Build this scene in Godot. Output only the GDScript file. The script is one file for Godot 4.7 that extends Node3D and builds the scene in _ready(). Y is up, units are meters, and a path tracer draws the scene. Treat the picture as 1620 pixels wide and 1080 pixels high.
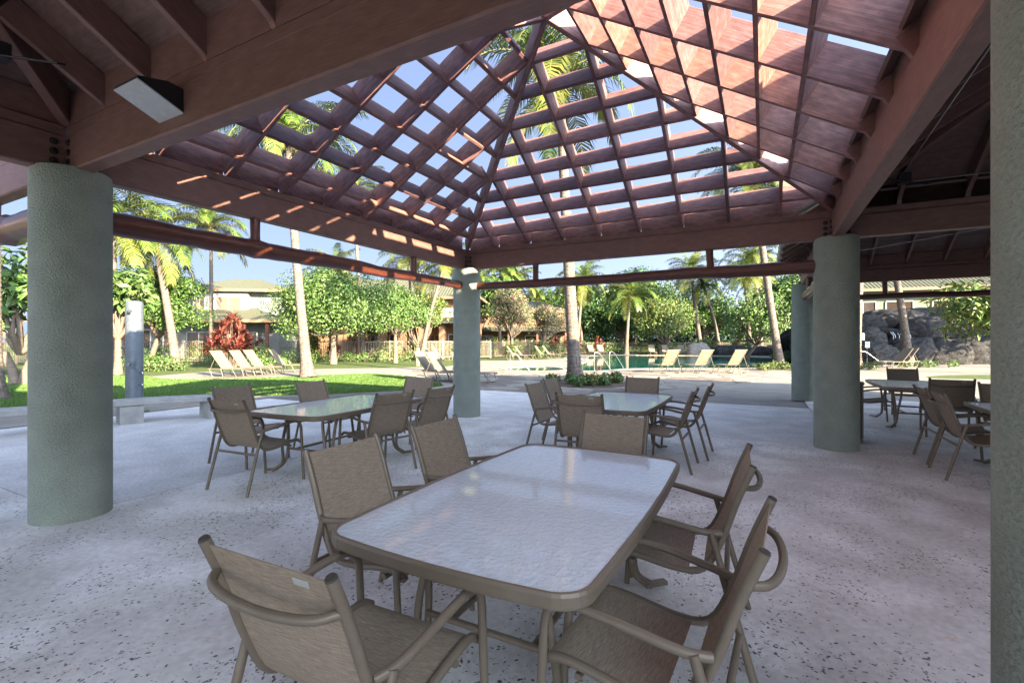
extends Node3D
# Poolside trellis pavilion. Units metres, y up. The camera stands at the origin of the plan and looks along -z.
const S := 6.13                         # side of one pavilion bay
const TH := 0.48719                     # the pavilion grid is turned by this angle (27.9 degrees) against the view
const UX := 0.46816
const UZ := 0.88365
var M := {}
var taken := {}
var rng := RandomNumberGenerator.new()

func _ready():
	rng.seed = 7
	make_camera_and_light()
	make_materials()
	make_ground()
	make_pavilion()
	make_pool()
	make_houses()
	make_fences()
	make_trees()
	make_rocks()
	make_tables_and_chairs()
	make_loungers()
	make_fittings()
	make_small_plants()
	make_grass()

# ------------------------------------------------------------------ camera, sky, sun
func make_camera_and_light():
	var cam := Camera3D.new()
	cam.name = "camera"
	cam.position = Vector3(0, 1.5, 0)
	cam.fov = 71.3
	cam.near = 0.05
	cam.far = 900.0
	add_child(cam)
	cam.current = true
	var env := Environment.new()
	env.background_mode = Environment.BG_SKY
	var az := deg_to_rad(42.0)          # sun: to the right of straight behind the camera
	var el := deg_to_rad(16.5)
	var to_sun := Vector3(sin(az) * cos(el), sin(el), cos(az) * cos(el))
	var sm := PhysicalSkyMaterial.new()
	sm.rayleigh_coefficient = 0.6
	sm.mie_coefficient = 0.005
	sm.mie_eccentricity = 0.82
	sm.turbidity = 140.0
	sm.rayleigh_color = Color(0.18, 0.38, 0.70)
	sm.energy_multiplier = 4.0
	sm.ground_color = Color(0.3, 0.3, 0.25)
	var sky := Sky.new()
	sky.sky_material = sm
	env.sky = sky
	env.tonemap_mode = Environment.TONE_MAPPER_LINEAR
	env.tonemap_exposure = 20.0
	env.sdfgi_enabled = true
	env.ssao_enabled = true
	env.ssil_enabled = true
	var we := WorldEnvironment.new()
	we.name = "world_environment"
	we.environment = env
	add_child(we)
	var sun := DirectionalLight3D.new()
	sun.name = "sun"
	sun.light_energy = 0.6
	sun.light_color = Color(1.0, 0.91, 0.77)
	sun.light_angular_distance = 0.5
	sun.shadow_enabled = true
	add_child(sun)
	sun.look_at_from_position(to_sun * 50.0, Vector3.ZERO, Vector3.UP)

# ------------------------------------------------------------------ naming
func numbered(called: String) -> String:
	if not taken.has(called):
		taken[called] = 0
		return called
	taken[called] += 1
	return "%s_%03d" % [called, taken[called]]

func tag(o: Node, label: String, category: String, group := ""):
	o.set_meta("label", label)
	o.set_meta("category", category)
	if group != "":
		o.set_meta("group", group)

func thing(called: String, label: String, category: String, at := Vector3.ZERO, turn := 0.0, group := "") -> Node3D:
	var o := Node3D.new()
	o.name = numbered(called)
	add_child(o)
	o.position = at
	o.rotation.y = turn
	tag(o, label, category, group)
	return o

func part(called: String, mesh: Mesh, mat: Material, parent: Node) -> MeshInstance3D:
	var o := MeshInstance3D.new()
	o.name = numbered(called) if parent == self else called
	o.mesh = mesh
	if mat:
		o.material_override = mat
	parent.add_child(o, true)
	return o

func structure(called: String, mesh: Mesh, mat: Material) -> MeshInstance3D:
	var o := part(called, mesh, mat, self)
	o.set_meta("kind", "structure")
	return o

func copy_of(o: Node3D, label: String) -> Node3D:
	var c: Node3D = o.duplicate()
	c.name = numbered(String(o.name).rstrip("0123456789").rstrip("_"))
	add_child(c)
	c.set_meta("label", label)
	return c

func g(x: float, z: float, y := 0.0) -> Vector3:      # x to the right, z metres ahead
	return Vector3(x, y, -z)

# ------------------------------------------------------------------ mesh helpers
func begin() -> SurfaceTool:
	var st := SurfaceTool.new()
	st.begin(Mesh.PRIMITIVE_TRIANGLES)
	return st

func tri(st: SurfaceTool, a: Vector3, b: Vector3, c: Vector3, n: Vector3, ua := Vector2.ZERO, ub := Vector2.ZERO, uc := Vector2.ZERO):
	# front faces run clockwise: flip when the winding disagrees with n
	if (c - a).cross(b - a).dot(n) < 0.0:
		var t := b
		b = c
		c = t
		var u := ub
		ub = uc
		uc = u
	st.set_normal(n)
	st.set_uv(ua)
	st.add_vertex(a)
	st.set_normal(n)
	st.set_uv(ub)
	st.add_vertex(b)
	st.set_normal(n)
	st.set_uv(uc)
	st.add_vertex(c)

func quad(st: SurfaceTool, a: Vector3, b: Vector3, c: Vector3, d: Vector3, out: Vector3, ua := Vector2.ZERO, ub := Vector2.ZERO, uc := Vector2.ZERO, ud := Vector2.ZERO):
	var n := (c - a).cross(d - b).normalized()
	if n.dot(out) < 0.0:
		n = -n
	tri(st, a, b, c, n, ua, ub, uc)
	tri(st, a, c, d, n, ua, uc, ud)

# a straight timber from a to b, w across, h along up, with small chamfers
func bar(st: SurfaceTool, a: Vector3, b: Vector3, w: float, h: float, up: Vector3, bev := 0.006, uvo := Vector2.ZERO):
	var f := (b - a).normalized()
	var r := f.cross(up).normalized()
	var uu := r.cross(f).normalized()
	var hw := w * 0.5
	var hh := h * 0.5
	var e: float = min(bev, min(hw, hh) * 0.4)
	var prof := [Vector2(-hw + e, -hh), Vector2(hw - e, -hh), Vector2(hw, -hh + e), Vector2(hw, hh - e), Vector2(hw - e, hh), Vector2(-hw + e, hh), Vector2(-hw, hh - e), Vector2(-hw, -hh + e)]
	var ln := a.distance_to(b)
	var v := uvo.y
	for i in 8:
		var p: Vector2 = prof[i]
		var q: Vector2 = prof[(i + 1) % 8]
		var dv := p.distance_to(q)
		var pa := a + r * p.x + uu * p.y
		var qa := a + r * q.x + uu * q.y
		var pb := b + r * p.x + uu * p.y
		var qb := b + r * q.x + uu * q.y
		var mid := (p + q) * 0.5
		quad(st, pa, pb, qb, qa, r * mid.x * hh + uu * mid.y * hw, Vector2(uvo.x, v), Vector2(uvo.x + ln, v), Vector2(uvo.x + ln, v + dv), Vector2(uvo.x, v + dv))
		v += dv
	for k in 2:
		var c := a if k == 0 else b
		var n := -f if k == 0 else f
		for i in range(1, 7):
			var p0: Vector2 = prof[0]
			var p1: Vector2 = prof[i]
			var p2: Vector2 = prof[i + 1]
			tri(st, c + r * p0.x + uu * p0.y, c + r * p1.x + uu * p1.y, c + r * p2.x + uu * p2.y, n, p0, p1, p2)

func bar_mesh(a: Vector3, b: Vector3, w: float, h: float, up := Vector3.UP, bev := 0.006) -> ArrayMesh:
	var st := begin()
	bar(st, a, b, w, h, up, bev, Vector2(rng.randf() * 3.0, rng.randf() * 3.0))
	return finish(st)

func finish(st: SurfaceTool) -> ArrayMesh:
	st.generate_tangents()
	return st.commit()

func block(st: SurfaceTool, c: Vector3, size: Vector3, bev := 0.005, turn := 0.0):
	var f := Vector3(0, 0, 1).rotated(Vector3.UP, turn)
	bar(st, c - f * size.z * 0.5, c + f * size.z * 0.5, size.x, size.y, Vector3.UP, bev)

func block_mesh(c: Vector3, size: Vector3, bev := 0.005, turn := 0.0) -> ArrayMesh:
	var st := begin()
	block(st, c, size, bev, turn)
	return finish(st)

# a tube along points; radii is a float or an array
func tube(st: SurfaceTool, pts: Array, radii, sides := 8, caps := true, flat := 1.0):
	var n := pts.size()
	var fr := Vector3.ZERO
	var rings := []
	var nors := []
	var dist := 0.0
	var ds := []
	for i in n:
		var t: Vector3
		if i == 0:
			t = pts[1] - pts[0]
		elif i == n - 1:
			t = pts[n - 1] - pts[n - 2]
		else:
			t = (pts[i + 1] - pts[i]).normalized() + (pts[i] - pts[i - 1]).normalized()
		t = t.normalized()
		if i == 0:
			fr = t.cross(Vector3.UP)
			if fr.length() < 0.05:
				fr = t.cross(Vector3.RIGHT)
			fr = fr.normalized()
		else:
			fr = (fr - t * fr.dot(t)).normalized()
			dist += pts[i].distance_to(pts[i - 1])
		ds.append(dist)
		var bi := t.cross(fr)
		var r: float = radii[i] if radii is Array or radii is PackedFloat32Array else radii
		var ring := []
		var nr := []
		for k in sides + 1:
			var a := TAU * k / sides
			var d := fr * cos(a) + bi * sin(a) * flat
			nr.append(d.normalized())
			ring.append(pts[i] + d * r)
		rings.append(ring)
		nors.append(nr)
	for i in n - 1:
		for k in sides:
			var idx := [[i, k], [i + 1, k], [i + 1, k + 1], [i, k], [i + 1, k + 1], [i, k + 1]]
			for q in idx:
				st.set_normal(nors[q[0]][q[1]])
				st.set_uv(Vector2(ds[q[0]], float(q[1]) / sides * 0.3))
				st.add_vertex(rings[q[0]][q[1]])
	if caps:
		for e in 2:
			var i := 0 if e == 0 else n - 1
			var nn: Vector3 = (pts[0] - pts[1]).normalized() if e == 0 else (pts[n - 1] - pts[n - 2]).normalized()
			for k in sides:
				tri(st, pts[i], rings[i][k], rings[i][k + 1], nn)

func tube_mesh(pts: Array, radii, sides := 8, caps := true, flat := 1.0) -> ArrayMesh:
	var st := begin()
	tube(st, pts, radii, sides, caps, flat)
	return finish(st)

func fillet(pts: Array, r: float, n := 4) -> Array:
	var out := [pts[0]]
	for i in range(1, pts.size() - 1):
		var a: Vector3 = pts[i - 1]
		var b: Vector3 = pts[i]
		var c: Vector3 = pts[i + 1]
		var ra: float = min(r, a.distance_to(b) * 0.48)
		var rc: float = min(r, c.distance_to(b) * 0.48)
		var p := b + (a - b).normalized() * ra
		var q := b + (c - b).normalized() * rc
		for k in n + 1:
			var t := float(k) / n
			out.append(p.lerp(b, t).lerp(b.lerp(q, t), t))
	out.append(pts[pts.size() - 1])
	return out

# lathe: profile of Vector2(radius, y)
func lathe(st: SurfaceTool, prof: Array, sides := 24, at := Vector3.ZERO):
	for i in prof.size() - 1:
		var p: Vector2 = prof[i]
		var q: Vector2 = prof[i + 1]
		var d := (q - p).normalized()
		var nr := Vector2(d.y, -d.x)
		for k in sides:
			var a := TAU * k / sides
			var b := TAU * (k + 1) / sides
			var da := Vector3(cos(a), 0, sin(a))
			var db := Vector3(cos(b), 0, sin(b))
			var v := [at + da * p.x + Vector3(0, p.y, 0), at + db * p.x + Vector3(0, p.y, 0), at + db * q.x + Vector3(0, q.y, 0), at + da * q.x + Vector3(0, q.y, 0)]
			var ns := [da * nr.x + Vector3(0, nr.y, 0), db * nr.x + Vector3(0, nr.y, 0)]
			var us := [Vector2(a * 0.27, p.y), Vector2(b * 0.27, p.y), Vector2(b * 0.27, q.y), Vector2(a * 0.27, q.y)]
			for j in [0, 1, 2, 0, 2, 3]:
				st.set_normal(ns[1] if (j == 1 or j == 2) else ns[0])
				st.set_uv(us[j])
				st.add_vertex(v[j])

func lathe_mesh(prof: Array, sides := 24) -> ArrayMesh:
	var st := begin()
	lathe(st, prof, sides)
	return finish(st)

# a flat sheet of a plan polygon given as [x, ahead] pairs, with a skirt of depth d
func slab(st: SurfaceTool, poly: Array, y: float, d: float):
	var pv := PackedVector2Array()
	for p in poly:
		pv.append(Vector2(p[0], p[1]))
	var idx := Geometry2D.triangulate_polygon(pv)
	for i in range(0, idx.size(), 3):
		var t := []
		for k in 3:
			t.append(pv[idx[i + k]])
		tri(st, g(t[0].x, t[0].y, y), g(t[1].x, t[1].y, y), g(t[2].x, t[2].y, y), Vector3.UP, t[0], t[1], t[2])
	if d > 0.0:
		var cw := Geometry2D.is_polygon_clockwise(pv)
		for i in pv.size():
			var a := pv[i]
			var b := pv[(i + 1) % pv.size()]
			var e := (b - a).normalized()
			var o := Vector2(-e.y, e.x) if cw else Vector2(e.y, -e.x)
			quad(st, g(a.x, a.y, y), g(b.x, b.y, y), g(b.x, b.y, y - d), g(a.x, a.y, y - d), Vector3(o.x, 0, -o.y), a, b, b + Vector2(0.1, 0.1), a + Vector2(0.1, 0.1))

func slab_mesh(poly: Array, y: float, d := 0.0) -> ArrayMesh:
	var st := begin()
	slab(st, poly, y, d)
	return finish(st)

func smooth_poly(poly: Array, steps := 4) -> Array:
	var out := []
	var n := poly.size()
	for i in n:
		var p0 := Vector2(poly[(i + n - 1) % n][0], poly[(i + n - 1) % n][1])
		var p1 := Vector2(poly[i][0], poly[i][1])
		var p2 := Vector2(poly[(i + 1) % n][0], poly[(i + 1) % n][1])
		var p3 := Vector2(poly[(i + 2) % n][0], poly[(i + 2) % n][1])
		for k in steps:
			var q := p1.cubic_interpolate(p2, p0, p3, float(k) / steps)
			out.append([q.x, q.y])
	return out

# ------------------------------------------------------------------ materials
func noise_bytes(w: int, h: int, freq: float, sd: int, oct := 4, kind := FastNoiseLite.TYPE_SIMPLEX_SMOOTH) -> PackedByteArray:
	var n := FastNoiseLite.new()
	n.noise_type = kind
	n.seed = sd
	n.frequency = freq
	n.fractal_octaves = oct
	return n.get_seamless_image(w, h).get_data()

func stretched_bytes(w: int, h: int, sx: int, freq: float, sd: int, oct := 3) -> PackedByteArray:
	# noise stretched sx times along x
	var n := FastNoiseLite.new()
	n.noise_type = FastNoiseLite.TYPE_SIMPLEX_SMOOTH
	n.seed = sd
	n.frequency = freq
	n.fractal_octaves = oct
	var im := n.get_seamless_image(max(4, w / sx), h)
	im.resize(w, h, Image.INTERPOLATE_CUBIC)
	return im.get_data()

func grey_image(w: int, h: int, b: PackedByteArray) -> Image:
	return Image.create_from_data(w, h, false, Image.FORMAT_L8, b)

func normal_tex(w: int, h: int, b: PackedByteArray, strength: float) -> ImageTexture:
	var im := grey_image(w, h, b)
	im.convert(Image.FORMAT_RGBA8)
	im.bump_map_to_normal_map(strength)
	return ImageTexture.create_from_image(im)

# colour texture: lerp between sRGB colours c0..c1 by a, then multiply by detail b
func ramp_tex(w: int, h: int, a: PackedByteArray, b: PackedByteArray, c0: Color, c1: Color, detail := 0.2) -> ImageTexture:
	var d := PackedByteArray()
	d.resize(w * h * 3)
	var j := 0
	for i in w * h:
		var t := a[i] / 255.0
		var k := 1.0 + (b[i] / 255.0 - 0.5) * 2.0 * detail
		d[j] = clampi(int((c0.r + (c1.r - c0.r) * t) * k * 255.0), 0, 255)
		d[j + 1] = clampi(int((c0.g + (c1.g - c0.g) * t) * k * 255.0), 0, 255)
		d[j + 2] = clampi(int((c0.b + (c1.b - c0.b) * t) * k * 255.0), 0, 255)
		j += 3
	return ImageTexture.create_from_image(Image.create_from_data(w, h, false, Image.FORMAT_RGB8, d))

func mat(tex: Texture2D, rough: float, nrm: Texture2D = null, ns := 1.0, tri_scale := 0.0, metal := 0.0) -> StandardMaterial3D:
	var m := StandardMaterial3D.new()
	m.albedo_texture = tex
	m.roughness = rough
	m.metallic = metal
	if nrm:
		m.normal_enabled = true
		m.normal_texture = nrm
		m.normal_scale = ns
	if tri_scale > 0.0:
		m.uv1_triplanar = true
		m.uv1_scale = Vector3.ONE * tri_scale
	return m

func plain(lin: Color, rough: float, metal := 0.0) -> StandardMaterial3D:
	var m := StandardMaterial3D.new()
	m.albedo_color = lin.linear_to_srgb()
	m.roughness = rough
	m.metallic = metal
	return m

func leafy(rough := 0.55) -> StandardMaterial3D:
	var m := StandardMaterial3D.new()
	m.vertex_color_use_as_albedo = true
	m.roughness = rough
	m.cull_mode = BaseMaterial3D.CULL_DISABLED
	m.backlight_enabled = true
	m.backlight = Color(0.22, 0.28, 0.06)
	return m

func c(r: float, gg: float, b: float) -> Color:      # linear base colour -> sRGB
	return Color(r, gg, b).linear_to_srgb()

func make_materials():
	var W := 512
	# --- stained timber: grain runs along u
	var grain := stretched_bytes(W, W, 24, 0.05, 11, 4)
	var fine := stretched_bytes(W, W, 10, 0.16, 12, 3)
	var blot := noise_bytes(W, W, 0.012, 13, 4)
	var kr := RandomNumberGenerator.new()
	kr.seed = 15
	for k in 70:
		var kx := kr.randi() % W
		var ky := kr.randi() % W
		var kl := kr.randi_range(4, 26)
		for t in kl:
			var p := ((ky + int(sin(t * 0.4 + k) * 1.5)) % W + W) % W * W + (kx + t) % W
			grain[p] = 0
			blot[p] = 20
		if k % 6 == 0:
			for t in 70:
				var a := kr.randf() * TAU
				var q := kr.randf() * 6.0
				var p := ((ky + int(sin(a) * q)) % W + W) % W * W + ((kx + int(cos(a) * q * 0.6)) % W + W) % W
				grain[p] = int(grain[p] * 0.3)
				blot[p] = 40
	var wn := normal_tex(W, W, fine, 2.2)
	M.timber = mat(ramp_tex(W, W, grain, blot, c(0.178, 0.088, 0.080), c(0.30, 0.165, 0.150), 0.18), 0.58, wn, 0.7)
	M.timber.uv1_scale = Vector3(0.9, 2.2, 1)
	M.boards = []
	for q in [[0.86, 0.84, 0.84], [1.0, 1.0, 1.0], [0.94, 0.92, 0.95], [1.0, 0.95, 0.90], [0.78, 0.76, 0.79]]:
		var bm: StandardMaterial3D = M.timber.duplicate()
		bm.albedo_color = Color(q[0], q[1], q[2])
		M.boards.append(bm)
	M.beam = mat(ramp_tex(W, W, blot, fine, c(0.150, 0.076, 0.062), c(0.205, 0.110, 0.092), 0.12), 0.55, wn, 0.35)
	M.beam.uv1_scale = Vector3(0.7, 1.6, 1)
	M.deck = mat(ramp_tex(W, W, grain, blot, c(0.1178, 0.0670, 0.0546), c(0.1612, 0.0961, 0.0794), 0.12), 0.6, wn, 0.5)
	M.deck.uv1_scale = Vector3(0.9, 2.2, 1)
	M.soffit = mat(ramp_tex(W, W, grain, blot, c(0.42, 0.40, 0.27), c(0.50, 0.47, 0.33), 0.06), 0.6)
	# --- varnished log
	M.log = mat(ramp_tex(W, W, grain, blot, c(0.06, 0.016, 0.009), c(0.14, 0.04, 0.02), 0.18), 0.38, wn, 0.3)
	M.log.uv1_scale = Vector3(0.7, 3.3, 1)
	M.log.clearcoat_enabled = true
	M.log.clearcoat = 0.25
	M.log.clearcoat_roughness = 0.22
	# --- stucco
	var st1 := noise_bytes(1024, 1024, 0.055, 21, 3)
	var st2 := noise_bytes(1024, 1024, 0.004, 22, 4)
	M.stucco = mat(ramp_tex(1024, 1024, st2, st1, c(0.245, 0.285, 0.235), c(0.315, 0.355, 0.295), 0.08), 0.85, normal_tex(1024, 1024, st1, 11.0), 1.0, 0.0)
	M.stucco.uv1_triplanar = true
	M.stucco.uv1_scale = Vector3.ONE * 0.9
	# --- pitted concrete of the pavilion floor
	M.floor = floor_material()
	var cn := noise_bytes(1024, 1024, 0.006, 31, 5)
	var cf := noise_bytes(1024, 1024, 0.09, 32, 3)
	M.concrete = mat(ramp_tex(1024, 1024, cn, cf, c(0.500, 0.488, 0.463), c(0.700, 0.688, 0.663), 0.10), 0.8, normal_tex(1024, 1024, cf, 2.0), 0.5)
	M.concrete.uv1_scale = Vector3(0.22, 0.22, 1)
	M.stone = mat(ramp_tex(1024, 1024, cn, cf, c(0.1997, 0.1785, 0.1445), c(0.3145, 0.2890, 0.2422), 0.16), 0.8, normal_tex(1024, 1024, cf, 3.0), 0.6)
	M.stone.uv1_scale = Vector3(0.31, 0.31, 1)
	M.stones = []
	for q in [0.82, 0.94, 1.04, 1.14]:
		var sm: StandardMaterial3D = M.stone.duplicate()
		sm.albedo_color = Color(q, q * (0.99 if q > 1.0 else 0.97), q * 0.97).clamp()
		M.stones.append(sm)
	M.grout = mat(ramp_tex(W, W, blot, blot, c(0.11, 0.10, 0.085), c(0.17, 0.155, 0.13), 0.1), 0.9)
	M.grout.uv1_scale = Vector3(0.5, 0.5, 1)
	M.path = mat(ramp_tex(1024, 1024, cn, cf, c(0.26, 0.215, 0.165), c(0.38, 0.32, 0.255), 0.12), 0.85)
	M.path.uv1_scale = Vector3(0.2, 0.2, 1)
	M.pool_paving = mat(ramp_tex(1024, 1024, cn, cf, c(0.1924, 0.1739, 0.1480), c(0.2812, 0.2627, 0.2294), 0.10), 0.85)
	M.pool_paving.uv1_scale = Vector3(0.17, 0.17, 1)
	M.bench = mat(ramp_tex(1024, 1024, cn, cf, c(0.24, 0.25, 0.24), c(0.42, 0.42, 0.40), 0.15), 0.8, normal_tex(1024, 1024, cf, 2.0), 0.6, 0.7)
	# --- grass sheet under the blades
	var gn := noise_bytes(W, W, 0.02, 41, 5)
	var gf := noise_bytes(W, W, 0.2, 42, 2)
	M.lawn = mat(ramp_tex(W, W, gn, gf, c(0.0367, 0.0734, 0.0091), c(0.0979, 0.1346, 0.0184), 0.35), 0.9, normal_tex(W, W, gf, 5.0), 0.8)
	M.lawn.uv1_scale = Vector3(0.37, 0.37, 1)
	# --- chair fabric: streaked weave
	M.sling = fabric_material(c(0.1534, 0.1156, 0.0779), c(0.4720, 0.3776, 0.2714), 51, true)
	M.cream_sling = fabric_material(c(0.150, 0.125, 0.086), c(0.20, 0.17, 0.12), 52, false)
	M.frame = mat(ramp_tex(W, W, blot, cfit(cf, W), c(0.1674, 0.1302, 0.0899), c(0.1984, 0.1581, 0.1116), 0.06), 0.42, null, 1.0, 2.0, 0.2)
	M.cap = plain(Color(0.06, 0.05, 0.04), 0.5)
	M.cream_frame = plain(Color(0.155, 0.132, 0.094), 0.45)
	# --- hammered glass
	var cel := FastNoiseLite.new()
	cel.noise_type = FastNoiseLite.TYPE_CELLULAR
	cel.cellular_return_type = FastNoiseLite.RETURN_DISTANCE
	cel.cellular_jitter = 1.0
	cel.frequency = 0.035
	cel.seed = 61
	cel.domain_warp_enabled = true
	cel.domain_warp_amplitude = 14.0
	cel.domain_warp_frequency = 0.03
	var ham := cel.get_seamless_image(W, W).get_data()
	M.glass_top = mat(ramp_tex(W, W, ham, blot, c(0.72, 0.80, 0.84), c(0.76, 0.84, 0.88), 0.02), 0.16, normal_tex(W, W, ham, 8.0), 0.55)
	M.glass_top.uv1_scale = Vector3(2.1, 2.1, 1)
	M.glass_top.metallic = 0.3
	M.glass_top.clearcoat_enabled = true
	M.glass_top.clearcoat = 0.5
	M.glass_top.clearcoat_roughness = 0.06
	M.glass_top.metallic_specular = 0.75
	# --- trees
	M.leaf = leafy()
	M.frond = leafy(0.42)
	M.ti = leafy(0.4)
	M.ti.backlight = Color(0.35, 0.05, 0.03)
	var bk := stretched_bytes(W, W, 6, 0.04, 71, 4)
	M.palm_bark = palm_bark_material(bk)
	M.palm_bark.uv1_scale = Vector3(0.45, 3.33, 1)
	M.bark = mat(ramp_tex(W, W, noise_bytes(W, W, 0.04, 73, 4), bk, c(0.09, 0.07, 0.052), c(0.19, 0.155, 0.12), 0.25), 0.9, null, 1.0, 0.8)
	M.soil = mat(ramp_tex(W, W, gn, gf, c(0.08, 0.05, 0.035), c(0.15, 0.10, 0.07), 0.3), 0.95, null, 1.0, 0.8)
	# --- rock
	var rn := noise_bytes(W, W, 0.012, 81, 6)
	var rf := noise_bytes(W, W, 0.05, 82, 5)
	M.rock = mat(ramp_tex(W, W, rn, rf, c(0.0229, 0.0241, 0.0268), c(0.1071, 0.1071, 0.1071), 0.5), 0.85, normal_tex(W, W, rf, 16.0), 1.0, 0.55)
	M.rock.metallic_specular = 0.2
	M.rocks = []
	for q in [0.72, 1.0, 0.86]:
		var rm: StandardMaterial3D = M.rock.duplicate()
		rm.albedo_color = Color(q, q, q)
		M.rocks.append(rm)
	M.pale_rock = mat(ramp_tex(W, W, rn, rf, c(0.22, 0.19, 0.16), c(0.38, 0.34, 0.29), 0.25), 0.85, normal_tex(W, W, rf, 6.0), 1.0, 0.45)
	# --- buildings
	var pn := noise_bytes(W, W, 0.05, 91, 3)
	M.wall_pale = mat(ramp_tex(W, W, blot, pn, c(0.1360, 0.1520, 0.1560), c(0.1680, 0.1840, 0.1880), 0.05), 0.9, null, 1.0, 0.3)
	M.wall_tan = mat(ramp_tex(W, W, blot, pn, c(0.165, 0.095, 0.055), c(0.205, 0.12, 0.07), 0.06), 0.9, null, 1.0, 0.3)
	M.wall_green = mat(ramp_tex(W, W, blot, pn, c(0.15, 0.185, 0.125), c(0.19, 0.225, 0.155), 0.05), 0.9, null, 1.0, 0.3)
	M.wall_brown = mat(ramp_tex(W, W, blot, pn, c(0.13, 0.08, 0.05), c(0.17, 0.105, 0.068), 0.05), 0.9, null, 1.0, 0.3)
	M.roof_green = mat(ramp_tex(W, W, noise_bytes(W, W, 0.05, 92, 4), pn, c(0.0527, 0.0589, 0.0360), c(0.1054, 0.1116, 0.0744), 0.25), 0.8, null, 1.0, 0.4)
	M.trim = plain(Color(0.20, 0.13, 0.08), 0.7)
	M.white = plain(Color(0.42, 0.42, 0.41), 0.6)
	M.pane = plain(Color(0.045, 0.035, 0.028), 0.08)
	M.blind = plain(Color(0.13, 0.095, 0.07), 0.7)
	M.dark_wood = plain(Color(0.13, 0.045, 0.025), 0.6)
	# --- metals
	M.fence = plain(Color(0.15, 0.122, 0.09), 0.5, 0.1)
	M.steel = plain(Color(0.30, 0.31, 0.32), 0.3, 0.9)
	M.dark_steel = plain(Color(0.03, 0.03, 0.033), 0.45, 0.4)
	M.grey_paint = mat(ramp_tex(W, W, blot, pn, c(0.10, 0.125, 0.15), c(0.14, 0.165, 0.19), 0.08), 0.38, null, 1.0, 0.6, 0.3)
	M.lamp_plate = mat(ramp_tex(W, W, blot, pn, c(0.38, 0.40, 0.41), c(0.46, 0.48, 0.49), 0.05), 0.55, null, 1.0, 2.0)
	M.tag = plain(Color(0.40, 0.40, 0.36), 0.8)
	M.sign_blue = plain(Color(0.10, 0.30, 0.55), 0.5)
	M.bin = plain(Color(0.13, 0.105, 0.08), 0.5, 0.2)
	# --- water
	var wb := noise_bytes(W, W, 0.015, 95, 3)
	M.water = StandardMaterial3D.new()
	M.water.albedo_color = c(0.008, 0.12, 0.085)
	M.water.roughness = 0.03
	M.water.metallic_specular = 0.6
	M.water.normal_enabled = true
	M.water.normal_texture = normal_tex(W, W, wb, 1.2)
	M.water.normal_scale = 0.10
	M.water.uv1_scale = Vector3(0.5, 0.5, 1)
	M.spray = StandardMaterial3D.new()
	M.spray.albedo_color = Color(0.85, 0.9, 0.93, 0.55)
	M.spray.transparency = BaseMaterial3D.TRANSPARENCY_ALPHA
	M.spray.roughness = 0.15

func palm_bark_material(bk: PackedByteArray) -> StandardMaterial3D:
	var W := 512
	var r := RandomNumberGenerator.new()
	r.seed = 74
	var base := noise_bytes(W, W, 0.02, 72, 4)
	var wob := noise_bytes(W, W, 0.012, 75, 3)
	var a := PackedByteArray()
	a.resize(W * W)
	var hgt := PackedByteArray()
	hgt.resize(W * W)
	var edge := PackedFloat32Array()
	edge.resize(W)
	edge.fill(1.0)
	var x := 6
	while x < W - 8:
		for k in r.randi_range(3, 6):
			edge[x + k - 2] = 0.25
		x += r.randi_range(20, 40)
	for y in W:
		for q in W:
			var i := y * W + q
			var e: float = edge[(q + int((wob[i] - 128) * 0.10) + W) % W]
			if bk[i] > 165:
				e = 1.0
			a[i] = clampi(int((70 + base[i] * 0.75) * e), 0, 255)
			hgt[i] = int(200 * e)
	# dark weather scars
	for k in 26:
		var cx := r.randi() % W
		var cy := r.randi() % W
		for t in 60:
			var p := ((cy + r.randi_range(-9, 9)) % W + W) % W * W + ((cx + r.randi_range(-5, 5)) % W + W) % W
			a[p] = int(a[p] * 0.35)
	return mat(ramp_tex(W, W, a, bk, c(0.04, 0.031, 0.025), c(0.195, 0.165, 0.135), 0.16), 0.9, normal_tex(W, W, hgt, 3.0), 0.7)

func cfit(b: PackedByteArray, w: int) -> PackedByteArray:
	var im := grey_image(1024, 1024, b)
	im.resize(w, w)
	return im.get_data()

func fabric_material(c0: Color, c1: Color, sd: int, slubs: bool) -> StandardMaterial3D:
	var W := 1024
	var r := RandomNumberGenerator.new()
	r.seed = sd
	var streak := stretched_bytes(W, W, 40, 0.22, sd, 2)
	var im := grey_image(W, W, stretched_bytes(W, W, 40, 0.20, sd + 1, 2))
	im.rotate_90(CLOCKWISE)
	var cross := im.get_data()
	var b := PackedByteArray()
	b.resize(W * W)
	for i in W * W:
		b[i] = clampi(int(streak[i] * 0.58 + cross[i] * 0.32 + (18 if ((i % W) / 3 + (i / W) / 3) % 2 == 0 else 0)), 0, 255)
	if slubs:
		for k in 900:
			var x := r.randi() % W
			var y := r.randi() % W
			var n := r.randi_range(14, 70)
			var up := r.randf_range(-0.12, 0.12)
			var br := r.randi_range(40, 120)
			for j in n:
				for t in 2:
					var p := ((y + t + int(j * up)) % W + W) % W * W + (x + j) % W
					b[p] = min(255, b[p] + br)
	var m := mat(ramp_tex(W, W, b, streak, c0, c1, 0.12), 0.75, normal_tex(W, W, b, 2.0), 0.5)
	m.uv1_scale = Vector3(2.3, 2.3, 1)
	return m

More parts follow.
